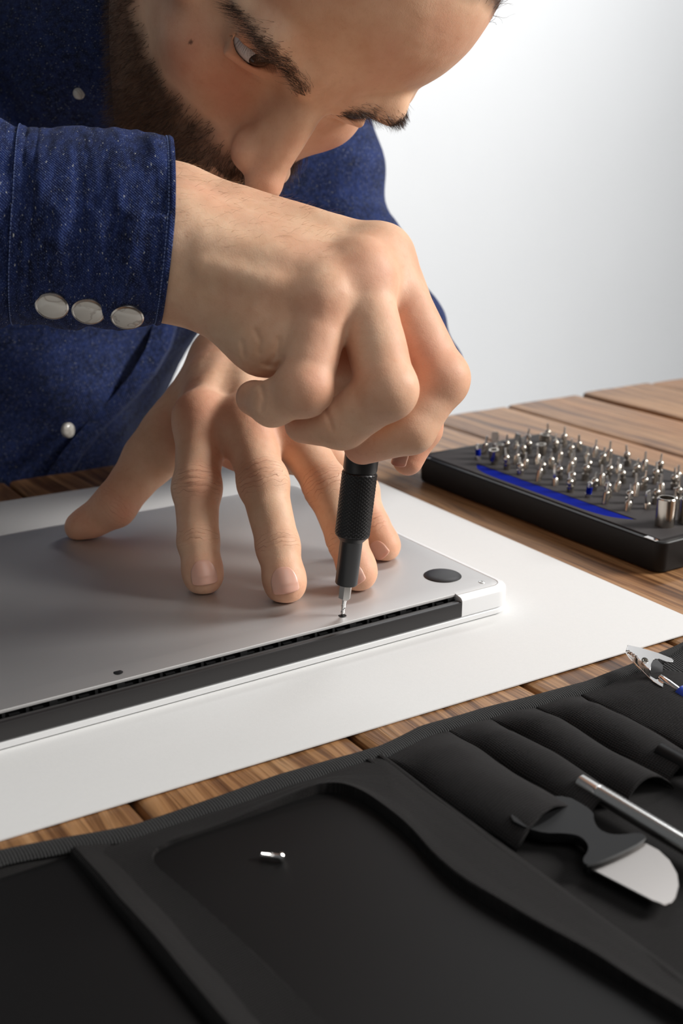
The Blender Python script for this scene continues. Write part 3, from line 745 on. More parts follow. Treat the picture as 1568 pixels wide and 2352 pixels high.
def lh(x, y, z, *rest, roll=0):
    d = tip_d(x, y, z); return Finger([(a, b, d+c, r) for a, b, c, r in rest]+[(x, y, d, rest[-1][3]*.9)], roll)
LH = dict(
    index=lh(467, 1324, 25.2, (460,964,32,12.6), (452,1122,17,11.6), (455,1243,6,10.1), roll=-.05),
    middle=lh(655, 1342, 25.4, (564,974,38,13.0), (604,1108,19,11.9), (638,1255,7,10.5), roll=.02),
    ring=lh(822, 1318, 25.0, (668,985,31,12.4), (752,1118,16,11.2), (796,1240,5.5,9.8), roll=.42),
    pinky=lh(884, 1258, 23.6, (735,1020,12,11.2), (826,1128,8,9.5), (858,1208,4,8.4), roll=.55),
)
def nail_mesh(F, ops, width, length, seg_back, lift=.3, curve=1.0, thick=.5):
    """a curved plate set into the skin over the end of the finger; seg_back = distance from the tip centre back to the cuticle"""
    A, B = F.p[-2], F.p[-1]; a = unit(B-A); n = F.dors; n = unit(n-a*(n@a)); l = np.cross(a, n)
    Rn = F.r[-1]*1.04*curve; NU, NW = 24, 20; top = []; bot = []
    xs = np.linspace(-seg_back, -seg_back+length, NU+1); hc = []
    hs = np.arange(F.r[-1]+5, 0, -.1)
    for x in xs:
        P = B+a*x+n*hs[:, None]; f_ = evaluate(ops, P, 30); i = int(np.argmax(f_ < 0)); hc.append(hs[i])
    hc = np.array(hc); base = hc[:int(NU*.75)]; k = np.polyfit(xs[:len(base)], base, 2)
    fit_ = np.polyval(k, xs); hc = np.where(xs > xs[len(base)-1], np.maximum(hc, fit_-.2), fit_)
    for i in range(NU+1):
        t = i/NU; x = xs[i]
        w = width/2*(math.sqrt(max(0, 1-(1-t/.62)**2)) if t < .62 else 1.0)*(1-.04*max(0, t-.5))
        if t > .88: w *= math.sqrt(max(.0, 1-((t-.88)/.12)**2*.35))
        for j in range(NW+1):
            s_ = (j/NW*2-1); ww = s_*max(w, .02); xx = x+(1-s_*s_)*.9*max(0, t-.5)*2
            h_ = hc[i]-(Rn-math.sqrt(max(Rn*Rn-ww*ww, .3)))*.9+lift-(.32*(1-t/.12)**2 if t < .12 else 0)
            p = B+a*xx+n*h_+l*ww; top.append(p); bot.append(p-n*thick)
    v = np.array(top+bot); N_ = (NU+1)*(NW+1); f = []
    ix = lambda i, j: i*(NW+1)+j
    for i in range(NU):
        for j in range(NW):
            q = (ix(i,j), ix(i,j+1), ix(i+1,j+1), ix(i+1,j)); f.append(q); f.append(tuple(N_+k_ for k_ in q[::-1]))
    for j in range(NW):
        f.append((ix(NU,j), ix(NU,j+1), N_+ix(NU,j+1), N_+ix(NU,j))); f.append((ix(0,j+1), ix(0,j), N_+ix(0,j), N_+ix(0,j+1)))
    for i in range(NU):
        f.append((ix(i,0), ix(i+1,0), N_+ix(i+1,0), N_+ix(i,0))); f.append((ix(i+1,NW), ix(i,NW), N_+ix(i,NW), N_+ix(i+1,NW)))
    return v, f
LT = Finger([(470,900,690,17),(345,1052,664,14.5),(262,1162,655,11.6),(182,1211,tip_d(182,1211,23.4),8.2)], 0)
WL = J(572, 830, 688)
ops = []
wr_side = unit(J(640,850,690)-J(500,850,690))
dorsL = unit(np.cross(wr_side, unit(LH['middle'].p[0]-WL)));
if dorsL@(CAM-WL) < 0: dorsL = -dorsL
WLa, WLb = WL-wr_side*12, WL+wr_side*12
fore = unit(J(640, 800, 760)-WL)
ops += [('u', Cap(WLa, WLa+fore*60, 21, 22), 8), ('u', Cap(WLb, WLb+fore*60, 21, 22), 8)]
for nm, off, r0 in (('index', -14, 19), ('middle', -5, 20.5), ('ring', 6, 20), ('pinky', 15, 18)):
    F_ = LH[nm]; ops.append(('u', Cap(WL+wr_side*off, F_.p[0]-dorsL*1.0, r0, F_.r[0]), 9))
palmC = (WL+LH['middle'].p[0]+LH['ring'].p[0])/3-dorsL*8
ops.append(('u', Ell(palmC, (30, 22, 16), np.stack([wr_side, unit(np.cross(dorsL, wr_side)), dorsL], 1)), 10))
for F_ in LH.values(): ops += F_.ops(3.5, 9)
ops.append(('u', Cap(J(521,838,690), J(384,990,664), 14, 13), 10))
# thumb with its metacarpal and web
ops.append(('u', Cap(J(510,868,690), LT.p[1], 19, 14.5), 10)); ops.append(('u', Cap(J(500,900,665), J(400,1030,655), 17, 12), 12))
ops.append(('u', Cap(LT.p[1], LT.p[2], 14.5, 11.4), 5))
ops.append(('u', Cap(LT.p[2], LT.p[3], 11.4, 7.9), 6)); ops.append(('u', Ell(LT.p[3]+(LT.p[2]-LT.p[3])*.35-V(0,0,1.5), (11.5, 9, 7.2), None), 6))
ops.append(('u', Cap(J(470,1000,630), J(560,1030,625), 12, 11), 10)); ops.append(('u', Cap(J(560,1030,625), J(690,1050,630), 11, 10), 9))
# knuckles, tendons, joint bulges, finger pads, webs
for nm, F_ in LH.items():
    p, r = F_.p, F_.r
    ops.append(('u', Ell(p[0]+dorsL*2.4, (r[0]*.78,)*3), 9))
    ops.append(('u', Cap(p[0]+dorsL*(r[0]*.62), WL+dorsL*14+wr_side*dict(index=-8, middle=-3, ring=3, pinky=8)[nm], 3.6, 3.0), 6))
    ax_ = unit(p[2]-p[1]); ops.append(('u', Ell(p[1]+F_.dors*.8, (r[1]*.99,)*3), 5))
    a = unit(p[3]-p[2]); ops.append(('u', Ell(p[3]-F_.dors*1.4-a*3, (r[3]*1.02,)*3), 5))
# veins on the back of the hand
for pts_ in (((600,865,672),(560,890,650),(520,915,636),(500,950,622)), ((640,880,668),(600,905,645),(610,930,628)), ((520,915,636),(545,930,628))):
    Q = [J(*q) for q in pts_]
    for a_, b_ in zip(Q[:-1], Q[1:]): ops.append(('u', Cap(a_+dorsL*2, b_+dorsL*2, 2.0, 1.8), 4))
# flatten the finger pads on the laptop cover
class Plane:
    def __init__(s, z): s.z = z; s.lo = V(-400, -400, -400); s.hi = V(400, 400, z+4)
    def __call__(s, P): return P[:, 2]-s.z
ops.append(('s', Plane(17.02), 2.2))
def joint_grooves(fingers, depth=.45):
    def fn(P):
        out = np.zeros(len(P))
        for F_, spec in fingers:
            for ji, offs in spec:
                p = F_.p; a = unit(p[ji+1]-p[ji-1] if ji+1 < len(p) else p[ji]-p[ji-1]); d = unit(F_.dors-a*(F_.dors@a)); q = P-p[ji]
                u = q@a; w = np.clip((q@d)/F_.r[ji], 0, 1); dist = np.sqrt((q*q).sum(1)); m = (dist < F_.r[ji]*1.9)*w
                for o_ in offs:
                    lat = q@np.cross(a, d); uu = u-o_+.02*lat*lat*np.sign(o_)*.5
                    out += depth*m*np.exp(-(uu/.75)**2)
        return out
    return fn
bb_lo, bb_hi = V(-230, 20, 14), V(20, 215, 165)
ops.append(('d', Disp(joint_grooves([(F_, [(1, (-3.4, 0.3, 4.0)), (2, (-.5, 2.0))]) for F_ in LH.values()]), bb_lo-50, bb_hi+50), 0))
def skin_noise(P): return .35*vnoise(P, 9, 3)+.12*vnoise(P, 3.2, 4)
ops.append(('d', Disp(skin_noise, V(-500,-500,-500), V(500,700,500)), 0))
allp = np.array([q for F_ in list(LH.values())+[LT] for q in F_.p]+[WLa+fore*62, WLb+fore*62])
LHm = surface(ops, allp.min(0)-28, allp.max(0)+28, .75)

# ---- right hand, a fist round the screwdriver
RH = dict(
    pinky=Finger([(738,692,494,13.2),(698,890,485,11.4),(626,928,494,9.4),(582,914,503,7.5)], 0),
    ring=Finger([(824,640,502,12.9),(888,893,488,12.4),(786,974,500,10.6),(698,974,509,8.4)], 0),
    middle=Finger([(866,592,521,12.9),(1007,868,513,12.6),(944,985,511,10.6),(832,1024,513,8.4)], 0),
    index=Finger([(884,600,534,13.5),(990,840,540,11.8),(968,985,546,9.4),(937,1056,546,7.2)], .75),
)
RT_ = Finger([(520,640,552,16),(640,790,560,13),(705,870,556,11),(780,890,540,9.2)], 0)
ops2 = []
A_ = [((395,482,532),(868,592,520),17.5,12.2),((395,482,532),(884,606,533),17,12),((395,555,512),(824,645,504),23,13),((400,590,508),(741,690,495),21.5,12.6),((430,645,514),(622,762,503),17,18),((622,762,502),(690,800,496),18,10.5),
      ((395,482,532),(250,470,532),18,21),((395,550,510),(250,550,510),23,25),((420,638,515),(250,625,514),17,21)]
for a, b_, ra, rb in A_: ops2.append(('u', Cap(J(*a), J(*b_), ra-1.1, rb-.5), 13))
ops2.append(('u', Cap(J(520,560,525), J(760,660,522), 20, 15), 9)); ops2.append(('u', Cap(J(690,800,532), J(880,860,545), 15, 14), 8))
for F_ in RH.values(): ops2 += F_.ops(3.0, 3.5)
ops2 += [('u', Cap(RT_.p[0], RT_.p[1], 18, 13), 8), ('u', Cap(RT_.p[1], RT_.p[2], 13, 11), 5), ('u', Cap(RT_.p[2], RT_.p[3], 11, 9), 4)]
# knuckles
for nm in ('pinky', 'ring', 'middle'):
    F_ = RH[nm]; p, r = F_.p, F_.r; c = unit(CAM-p[0])
    out = unit(unit(p[0]-p[1])*.6+c*.8)
    ops2.append(('u', Ell(p[0]+out*(3.4 if nm == 'pinky' else 2.0), (r[0]*.74,)*3), 9)); o1 = unit(p[1]-(p[0]+p[2])/2); ops2.append(('u', Ell(p[1]+o1*1.2, (r[1]*.9,)*3), 5))
    w_ = J(*dict(pinky=(470,610,487), ring=(470,560,490), middle=(480,500,500))[nm])
    ops2.append(('u', Cap(p[0]+c*r[0]*.66, w_, 2.9, 2.4), 9))
ops2 += [('u', Cap(J(745,688,498), J(828,640,505), 12.2, 12.2), 11), ('u', Cap(J(828,640,505), J(872,594,523), 12.2, 12.0), 11)]
ops2 += [('u', Cap(J(757,728,502), J(832,700,510), 9.5, 9.5), 8), ('u', Cap(J(845,690,512), J(902,690,524), 9.5, 9.5), 8)]
# creases below the little finger and at the wrist
for pts_ in (((588,765,494),(600,788,493),(596,806,493)), ((650,795,497),(634,822,497),(620,838,499)), ((612,836,500),(640,834,497),(655,828,495)), ((560,790,497),(556,812,498)), ((397,640,489),(420,660,492),(410,700,498))):
    Q = [J(*q) for q in pts_]
    for a_, b_ in zip(Q[:-1], Q[1:]): pass
def dark_groove(pts_, P, w=1.2, depth=1.0):
    out = np.zeros(len(P)); Q = [J(*q) for q in pts_]
    for a_, b_ in zip(Q[:-1], Q[1:]):
        ba = b_-a_; pa = P-a_
        c = CAM-a_; c = unit(c)
        # distance measured across the skin, ignoring depth along the surface normal
        pa2 = pa-np.outer(pa@c, c); ba2 = ba-(ba@c)*c
        t = np.clip(pa2@ba2/(ba2@ba2), 0, 1); d = np.sqrt(((pa2-t[:, None]*ba2)**2).sum(1)); near = np.abs(pa@c) < 16
        out = np.maximum(out, depth*np.exp(-(d/w)**2)*near)
    return out
GR = [((586,760,494),(598,785,493),(594,808,493)), ((640,780,497),(634,815,497),(616,838,499)), ((604,836,500),(634,842,497),(652,826,495)), ((556,785,497),(560,815,498)),
      ((600,890,495),(606,915,492),(600,940,490)), ((745,940,500),(756,965,498),(762,985,496))]
ops2.append(('d', Disp(lambda P: sum(dark_groove(g_, P, 1.1, .8) for g_ in GR), V(-200,-80,60), V(0,120,260)), 0))
def folds_R(P):     # soft low ridges on the back of the hand
    return .55*vnoise(P*V(1,1,.7), 13, 9)
ops2.append(('d', Disp(folds_R, V(-500,-500,-500), V(500,700,500)), 0)); ops2.append(('d', Disp(skin_noise, V(-500,-500,-500), V(500,700,500)), 0))
allp = np.array([q for F_ in list(RH.values())+[RT_] for q in F_.p]+[J(*a[0]) for a in A_]+[J(*a[1]) for a in A_])
RHm = surface(ops2, allp.min(0)-30, allp.max(0)+30, .75)

# ---- head
HS = 1.06
HM = np.array([[.93, .24, -.29], [.04, -.83, -.55], [-.37, .5, -.78]]); u_, _s, vt = np.linalg.svd(HM); HM = u_@vt
HT = V(-67.39, 79.57, 261.39); HT = CAM+(HT-CAM)*HS
loc = lambda P: ((P-HT)@HM)/HS
wld = lambda q: HT+(HM@(np.asarray(q, float).T*HS)).T if np.ndim(q) == 1 else HT+(np.asarray(q, float)*HS)@HM.T
def E_(c, r, ax=None):
    R = np.eye(3) if ax is None else ax
    return Ell(c, r, R)
def rotx(d):
    a = math.radians(d); return np.array([[1,0,0],[0,math.cos(a),-math.sin(a)],[0,math.sin(a),math.cos(a)]])
def roty(d):
    a = math.radians(d); return np.array([[math.cos(a),0,math.sin(a)],[0,1,0],[-math.sin(a),0,math.cos(a)]])
h = []
h.append(('u', E_((0, 38, -82), (74, 84, 97)), 0)); h.append(('u', E_((0, 42, -42), (64, 60, 62)), 18)); h.append(('u', E_((0, -30, -52), (63, 78, 62)), 16))
h.append(('u', E_((0, -72, -22), (40, 42, 40)), 18)); h.append(('u', E_((0, -100, -2), (20, 14, 18)), 16))
for sx in (-1, 1):
    h.append(('u', E_((sx*36, -31, -17), (18, 16, 16)), 16)); h.append(('u', E_((sx*62, -12, -48), (9, 10, 26)), 14))
    h.append(('u', Cap(V(sx*46, 13, -3), V(sx*34, 15, 10.5), 6.5, 8), 10)); h.append(('u', Cap(V(sx*34, 15, 11.5), V(sx*11, 9, 15.5), 8, 6.5), 9))
    h.append(('u', Cap(V(sx*56, -62, -60), V(sx*34, -92, -18), 12, 12), 20))
h.append(('u', E_((0, 16, 10), (15, 12, 10)), 12))
h.append(('u', E_((0, -62, 2), (27, 22, 20)), 12))
for sx in (-1, 1): h.append(('s', E_((sx*32, -2, 20), (16, 11, 15)), 9))
# nose
h.append(('u', Cap(V(0, 8, 13.5), V(0, -33, 38), 6.0, 6.6), 6)); h.append(('u', Cap(V(0, -4, 8), V(0, -34, 23), 10.5, 12.5), 8))
h.append(('u', E_((0, -38.0, 40.5), (8.6, 8.2, 8.6)), 6))
for sx in (-1, 1):
    h.append(('u', E_((sx*9.8, -38.0, 24.5), (6.8, 7.2, 10)), 5.0))
    h.append(('s', E_((sx*6.2, -46, 28), (3.4, 3.5, 5.5)), 2.5))
    h.append(('s', Cap(V(sx*15.5, -30, 27), V(sx*20.5, -40, 19), 1.8, 1.8), 4)); h.append(('s', Cap(V(sx*21, -40, 15), V(sx*29, -56, 9), 1.8, 1.5), 8))
# lips
h.append(('u', Cap(V(-15, -64, 17), V(0, -62, 23), 3.6, 4.5), 4)); h.append(('u', Cap(V(15, -64, 17), V(0, -62, 23), 3.6, 4.5), 4)); h.append(('u', Cap(V(-13, -71, 17), V(13, -71, 17), 4.5, 4.5), 5)); h.append(('s', Cap(V(-19, -67, 18), V(19, -67, 18), .9, .9), 3))
# eyelids: a shell round the eyeball, opened by a narrow almond
for sx in (-1, 1):
    e = V(sx*30.2, -.2, -5.0)
    h.append(('u', E_(e, (13.6, 13.4, 13.4)), 4.0)); h.append(('u', Cap(e+V(-11.5, 4.5, 8.5), e+V(11.5, 4.5, 8.5), 2.4, 2.4), 4)); h.append(('u', Cap(e+V(-10, -9.5, 7.5), e+V(10, -9.5, 7.5), 2.2, 2.2), 5))
    h.append(('s', E_(e+V(sx*1.2, -2.6, 11), (13.2, 3.8, 9)), 1.3)); h.append(('s', E_(e, (12.4, 12.4, 12.4)), .5))
    h.append(('s', Cap(e+V(-9, 10.2, 9), e+V(11, 10.5, 6.5), .9, .9), 3.5))
# ears
for sx in (-1, 1):
    R_ = roty(sx*20)@rotx(8); h.append(('u', E_((sx*77, 0, -84), (6.5, 31, 17), R_), 4)); h.append(('s', E_((sx*82, 2, -82), (5, 22, 10), R_), 4)); h.append(('u', E_((sx*72, -14, -72), (4, 7, 5)), 3)); h.append(('u', E_((sx*74, -26, -78), (5, 8, 8)), 4))
# neck
h.append(('u', Cap(V(0, -60, -85), V(0, -175, -150), 52, 58), 22))
for sx in (-1, 1): h.append(('u', Cap(V(sx*52, -40, -95), V(sx*14, -165, -95), 11, 9), 14))
# furrows between the brows and laugh lines by the eye, cheek fold
def face_detail(P):
    o = .5*vnoise(P, 15, 2)+.16*vnoise(P, 4.5, 5)
    ax = np.abs(P[:, 0])
    o += .8*np.exp(-((ax-5.5)/1.5)**2)*np.exp(-((P[:, 1]-17)/7)**2)*(P[:, 2] > 0)
    for k, yy in enumerate((45, 56, 66)): o += .07*np.exp(-((P[:, 1]-yy-1.5*np.sin(P[:, 0]*.06+k))/1.6)**2)*(ax < 42)*(P[:, 2] > -10)
    o += 1.5*np.exp(-((P[:, 1]+13.5+(ax-31)**2*-.016)/1.4)**2)*np.exp(-((ax-28)/12)**2)*(P[:, 2] > 0)
    return o
h.append(('d', Disp(face_detail, V(-200,-300,-300), V(200,300,200)), 0))
hv, hq = surface(h, (-98, -190, -225), (98, 132, 52), 1.15)
Lh = hv.copy(); HDm = (wld(hv), hq)

# ---- hidden body under the shirt
SHR, SHL = J(-130, 90, 800), J(648, 342, 900); ELR, ELL_ = J(-500, 550, 640), J(897, 838, 880)
CHEST, BELLY = J(60, 600, 905), J(-20, 1150, 960)
NECK = wld(V(0, -170, -150)); UPC = (SHR+SHL)/2
BELLY2 = BELLY+V(-20, 60, -260); HIPR = BELLY2+V(-60, 0, -40)
def body_ops(g_):
    o = [('u', Cap(SHR, ELR, 52+g_, 42+g_), 0), ('u', Cap(ELR, J(250, 530, 518), 40+g_, 27+g_*.6), 20), ('u', Cap(SHL, ELL_, 50+g_, 38+g_), 30), ('u', Cap(ELL_, WL+fore*52, 38+g_, 25+g_*.6), 20),
         ('u', Cap(SHR, SHL, 56+g_, 56+g_), 40), ('u', Cap(UPC-V(0,0,30), CHEST, 96+g_, 118+g_), 50), ('u', Cap(CHEST, BELLY, 118+g_, 96+g_), 50), ('u', Cap(BELLY, BELLY2, 96+g_, 105+g_), 50)]
    return o
bo = body_ops(-6); bo.append(('u', Cap(NECK, UPC, 52, 60), 30))
BDm = surface(bo, (-480, -20, -480), (330, 760, 520), 9.0)

parts_ = [LHm, RHm, HDm, BDm]
verts, quads = join(parts_)
nL, nR, nH, nB = [len(p[0]) for p in parts_]
red = np.zeros(len(verts)); stub = np.zeros(len(verts)); cpos = np.zeros(len(verts)); cam_ = np.zeros(len(verts))
def blob(c, r, amp, sl): red[sl] = np.maximum(red[sl], amp*np.exp(-((verts[sl]-c)**2).sum(1)/r**2))
sL, sR = slice(0, nL), slice(nL, nL+nR)
for F_ in LH.values():
    blob(F_.p[0]+dorsL*10, 15, .45, sL); blob(F_.p[1]+F_.dors*8, 11, .33, sL); blob(F_.p[3], 15, .6, sL); blob(F_.p[2]+F_.dors*6, 9, .3, sL)
blob(LT.p[3], 18, .65, sL); blob(LT.p[2], 18, .5, sL); blob(J(470,1000,625), 22, .6, sL)
for F_ in RH.values(): blob(F_.p[1], 17, .55, sR); blob(F_.p[0]+unit(CAM-F_.p[0])*12, 13, .4, sR); blob(F_.p[3], 15, .55, sR); blob(F_.p[2], 14, .35, sR)
def creases(F_, ji, half, amt, sl):
    p = F_.p; a = unit(p[ji+1]-p[ji-1]); d = unit(F_.dors-a*(F_.dors@a)); q = verts[sl]-p[ji]
    u = q@a; w = np.clip((q@d)/F_.r[ji]*1.5, 0, 1); m = amt*w*np.exp(-(u/half)**4)*(((q*q).sum(1)) < (F_.r[ji]*2.1)**2)
    lat = q@np.cross(a, d); uu = u+.012*lat*lat*np.sign(u)
    t = m > cam_[sl]; cpos[sl] = np.where(t, uu, cpos[sl]); cam_[sl] = np.where(t, m, cam_[sl])
for F_ in LH.values(): creases(F_, 1, 8.5, 1, sL); creases(F_, 2, 4.5, .9, sL)
creases(LT, 2, 7, .5, sL)
# stubble: where the beard grows
x, y, z = Lh[:, 0], Lh[:, 1], Lh[:, 2]; ax = np.abs(x)
line = np.interp(z, [-80, -62, -45, -25, -5, 8, 16], [16, -4, -48, -51, -49, -46, -44])     # upper edge of the beard going forward
bm_ = np.clip((line-y+4*vnoise(Lh, 8, 3))/9, 0, 1)*(z > -95)*(z < 30)*np.clip((y+150)/20, 0, 1)
bm_ *= 1-((ax < 13)*(np.abs(y+67) < 7)*(z > 12))
bm_ *= np.clip((z+92)/14, 0, 1)
hairz = np.clip((y-(78+np.interp(z, [-60, 0, 40], [-60, 0, 10]))+5*vnoise(Lh, 9, 1))/10, 0, 1)*(z < 20)
hairz = np.maximum(hairz, ((z < -62) & (y > 8) & (ax > 50))*1.0*np.clip((-62-z)/8, 0, 1)); hairz = np.maximum(hairz, np.clip((-100-z)/10, 0, 1)*(y > -50))
stub[nL+nR:nL+nR+nH] = np.clip(np.maximum(bm_*.85, hairz), 0, 1)
mx, my = proj(wld(Lh)); mole = ((mx-437)**2+(my-96)**2 < 22)&(Lh[:, 2] > -80); stub[nL+nR:nL+nR+nH] = np.where(mole, .8, stub[nL+nR:nL+nR+nH])
rh = red[nL+nR:nL+nR+nH]
for c, r_, a_ in (((0,-36,38), 11, .75), ((-14,-40,26), 9, .5), ((-40,-25,8), 26, .4), ((40,-25,8), 26, .4), ((-33,-12,12), 10, .35), ((0,-25,34), 12, .35)): rh[:] = np.maximum(rh, a_*np.exp(-((Lh-V(*c))**2).sum(1)/r_**2))
red[nL+nR:nL+nR+nH] = rh
person = link('person', verts, quads, M['skin'], origin=(-90, 430, 0), attrs=dict(redness=red, stubble=stub, crease_pos=cpos, crease_amount=cam_))
tag(person, 'bearded person in a blue denim shirt leaning over the laptop, turning a screwdriver', 'person')

# fingernails
for F_, o_, w_, l_, bk in ((LH['index'], ops, 12.8, 11.6, 5.6), (LH['middle'], ops, 13.2, 12.2, 5.8), (LH['ring'], ops, 12.0, 11.6, 5.4), (LH['pinky'], ops, 9.6, 9.4, 4.2), (RH['index'], ops2, 9.6, 10.5, 6.0), (RT_, ops2, 13, 12, 7)):
    v, f = nail_mesh(F_, o_, w_, l_, bk); link('fingernail', v, f, M['nail'], person)
# eyes, looking down at the screw
for sx in (-1, 1):
    c = V(sx*30.2, -.2, -5.0); R_ = 12.1
    gz = unit(loc((SD0+V(0,0,30))[None])[0]-c); gz = unit(gz*V(1, .75, 1))
    a = gz; t1 = unit(np.cross(a, V(0,1,0))); t2 = np.cross(a, t1); rings_ = []; rr_ = []
    for i in range(25):
        an = math.pi*(1-i/24); rr_.append((R_*math.cos(an), R_*math.sin(an)))
    bf = Buf().rings([[wld(c+a*hh+(t1*math.cos(k)+t2*math.sin(k))*max(r_, .05)) for k in np.linspace(0, 2*math.pi, 32, endpoint=False)] for hh, r_ in rr_]); eb = bf.build('eyeball', M['sclera'], person)
    ir = Buf().rings([[wld(c+a*hh+(t1*math.cos(k)+t2*math.sin(k))*r_) for k in np.linspace(0, 2*math.pi, 32, endpoint=False)] for hh, r_ in ((9.9, 6.2), (10.9, 5.9), (11.8, 4.6), (12.5, 2.8), (12.8, .1))]); ir.build('iris', M['iris'], eb)

# beard, eyebrows, lashes and head hair as strands
tri = hq; fv = Lh[tri]; fc = fv.mean(1); fn_ = np.cross(fv[:, 2]-fv[:, 0], fv[:, 3]-fv[:, 1]); far = np.linalg.norm(fn_, axis=1); fn_ = fn_/far[:, None]
if (fn_*(fc-V(0,20,-60))).sum() < 0: fn_ = -fn_
bw = bm_[tri].mean(1); hw = hairz[tri].mean(1)
def sample(w, n):
    w = w*far; i = RNG.choice(len(w), n, p=w/w.sum()); k = RNG.random((n, 2)); q = fv[i]
    p = (q[:, 0]*(1-k[:, :1])+q[:, 1]*k[:, :1])*(1-k[:, 1:])+(q[:, 3]*(1-k[:, :1])+q[:, 2]*k[:, :1])*k[:, 1:]
    return p, fn_[i]
def hairobj(name, p, d, ln, rad, curl, bend, mat, seg=5, parent=None):
    v, f, a = strands(p, d, ln, rad, curl, bend, seg); o = link(name, wld(v), f, M[mat], parent or person, attrs=dict(strand=a)); return o
vis = (bw > .05)*(fc[:, 0] < 45)*(1.0)
p, n_ = sample(bw*vis, 15000); d = n_*.75+V(0, -.85, .12)+RNG.normal(size=n_.shape)*.28; d /= np.linalg.norm(d, axis=1)[:, None]
short = np.clip((-p[:, 2]+5)/40, 0, 1); dens = np.clip((p[:, 1]+95)/60, 0, 1)
ln = (7+6*RNG.random(len(p)))*(1-.55*short)
mo = (np.abs(p[:, 0]) < 30) & (p[:, 1] > -62); ln = np.where(mo, 7+4*RNG.random(len(p)), ln)
hairobj('beard', p, d, ln, .09, .16, (0, -.25, 0), 'hair')
p, n_ = sample(hw*(fc[:, 0] < 78), 9000); d = n_*.5+V(0, .1, -.8)+RNG.normal(size=n_.shape)*.25; d /= np.linalg.norm(d, axis=1)[:, None]
hairobj('head_hair', p, d, 9+9*RNG.random(len(p)), .1, .1, (0, -.2, -.2), 'hair')
def surfz(X, Y):      # front of the face at x, y
    P = np.stack([X, Y, np.full_like(X, 45.)], 1); zz = np.full(len(P), 45.)
    for _ in range(60):
        P[:, 2] = zz; dd = evaluate(h[:-1], P, 60); zz = zz-np.clip(dd*.8, -6, 6)
    return zz
for sx in (-1, 1):
    n = 950; t = RNG.random(n); w_ = RNG.normal(size=n)
    bx = 9+(44 if sx < 0 else 37)*t; by = 6.0+12*np.sin(np.clip(t*1.25, 0, 1.3)*1.5)-(7.5 if sx < 0 else 1.0)*np.clip(t-.7, 0, 1)/.3*.9; th_ = (3.3*(1-t)**.5+1.0)*.75
    X = sx*bx; Y = by+w_*th_; Z = surfz(X, Y)-.4; p = np.stack([X, Y, Z], 1)
    d = np.stack([sx*(.55+.6*t), .75-1.25*t, .55-.35*t], 1)+RNG.normal(size=(n, 3))*.16; d /= np.linalg.norm(d, axis=1)[:, None]
    hairobj('eyebrow', p, d, (7+4*RNG.random(n))*(1-.35*t), .075, .05, (sx*.1, -.35, -.45), 'brow')
    n = 60; t = np.linspace(-1, 1, n); e = V(sx*30.2, -.2, -5.0)
    p = np.stack([e[0]+t*11.5, e[1]+1.2+2.2*(1-t*t), e[2]+13.2-4.5*t*t], 1); d = np.stack([t*.5, np.full(n, -.25), np.full(n, .9)], 1)+RNG.normal(size=(n, 3))*.08; d /= np.linalg.norm(d, axis=1)[:, None]
    hairobj('upper_lashes', p, d, 7.5+1.5*RNG.random(n), .08, .02, (0, .35, 0), 'brow')
# fine hair on the right wrist
rv, rq = RHm; k_ = RNG.choice(len(rv), 30000); X_, Y_ = proj(rv[k_]); sel = (X_ < 760) & (Y_ < 560+(X_-395)*.1) & (X_ > 380)
rn = np.zeros_like(rv); fn2 = np.cross(rv[rq[:, 2]]-rv[rq[:, 0]], rv[rq[:, 3]]-rv[rq[:, 1]])
for c in range(4): np.add.at(rn, rq[:, c], fn2)
rn /= np.maximum(np.linalg.norm(rn, axis=1)[:, None], 1e-9)
ki = k_[sel][:420]; p = rv[ki]+rn[ki]*0; arm = unit(J(800,560,515)-J(400,500,515)); d = rn[ki]*.35+arm*.8+RNG.normal(size=p.shape)*.25; d /= np.linalg.norm(d, axis=1)[:, None]
v, f, a = strands(p, d, 4+4*RNG.random(len(p)), .035, .12, (0, 0, -.2), 4); link('arm_hair', v, f, M['fine'], person, attrs=dict(strand=a))

# ---- shirt
so = body_ops(9)
so.pop(1)      # the near forearm has its own sleeve
so.append(('s', Cap(NECK+(NECK-UPC)*.2, NECK+(NECK-UPC)*3, 62, 66), 6))
NK2 = wld(V(0, -92, -122)); so.append(('u', Cap(NECK, NK2, 86, 80), 12)); so.append(('s', Cap(NECK-(NK2-NECK)*.1, NK2+(NK2-NECK)*2, 71, 68), 3))
armL = unit(ELL_-SHL)
def cloth_folds(P):
    q = P-SHL; t = q@armL; rad = q-np.outer(t, armL); o = 2.2*vnoise(P, 34, 1)+1.5*vnoise(P, 14, 2)
    nearArm = np.exp(-(np.linalg.norm(rad, axis=1)/95)**4)
    o += nearArm*3.0*np.sin(t/10.5+2.6*vnoise(P, 45, 4)*2+rad[:, 2]*.035)*np.clip((t+20)/80, 0, 1)
    q2 = P-CHEST; o += 4.0*np.sin((q2[:, 0]*.8+q2[:, 2]*.25)/17+4*vnoise(P, 70, 6))*np.exp(-(np.linalg.norm(q2+V(0,0,60), axis=1)/210)**4)
    return o
so.append(('d', Disp(cloth_folds, V(-900,-900,-900), V(900,900,900)), 0))
# inside of the sleeve openings and below the waist are left open by trimming
so.append(('s', Cap(WL+fore*-20, WL+fore*58, 34, 31), 2))
shv, shq = surface([o for o in so if o], (-480, 20, -480), (330, 790, 540), 4.0)
shirt = link('shirt', shv, shq, M['denim'], person)
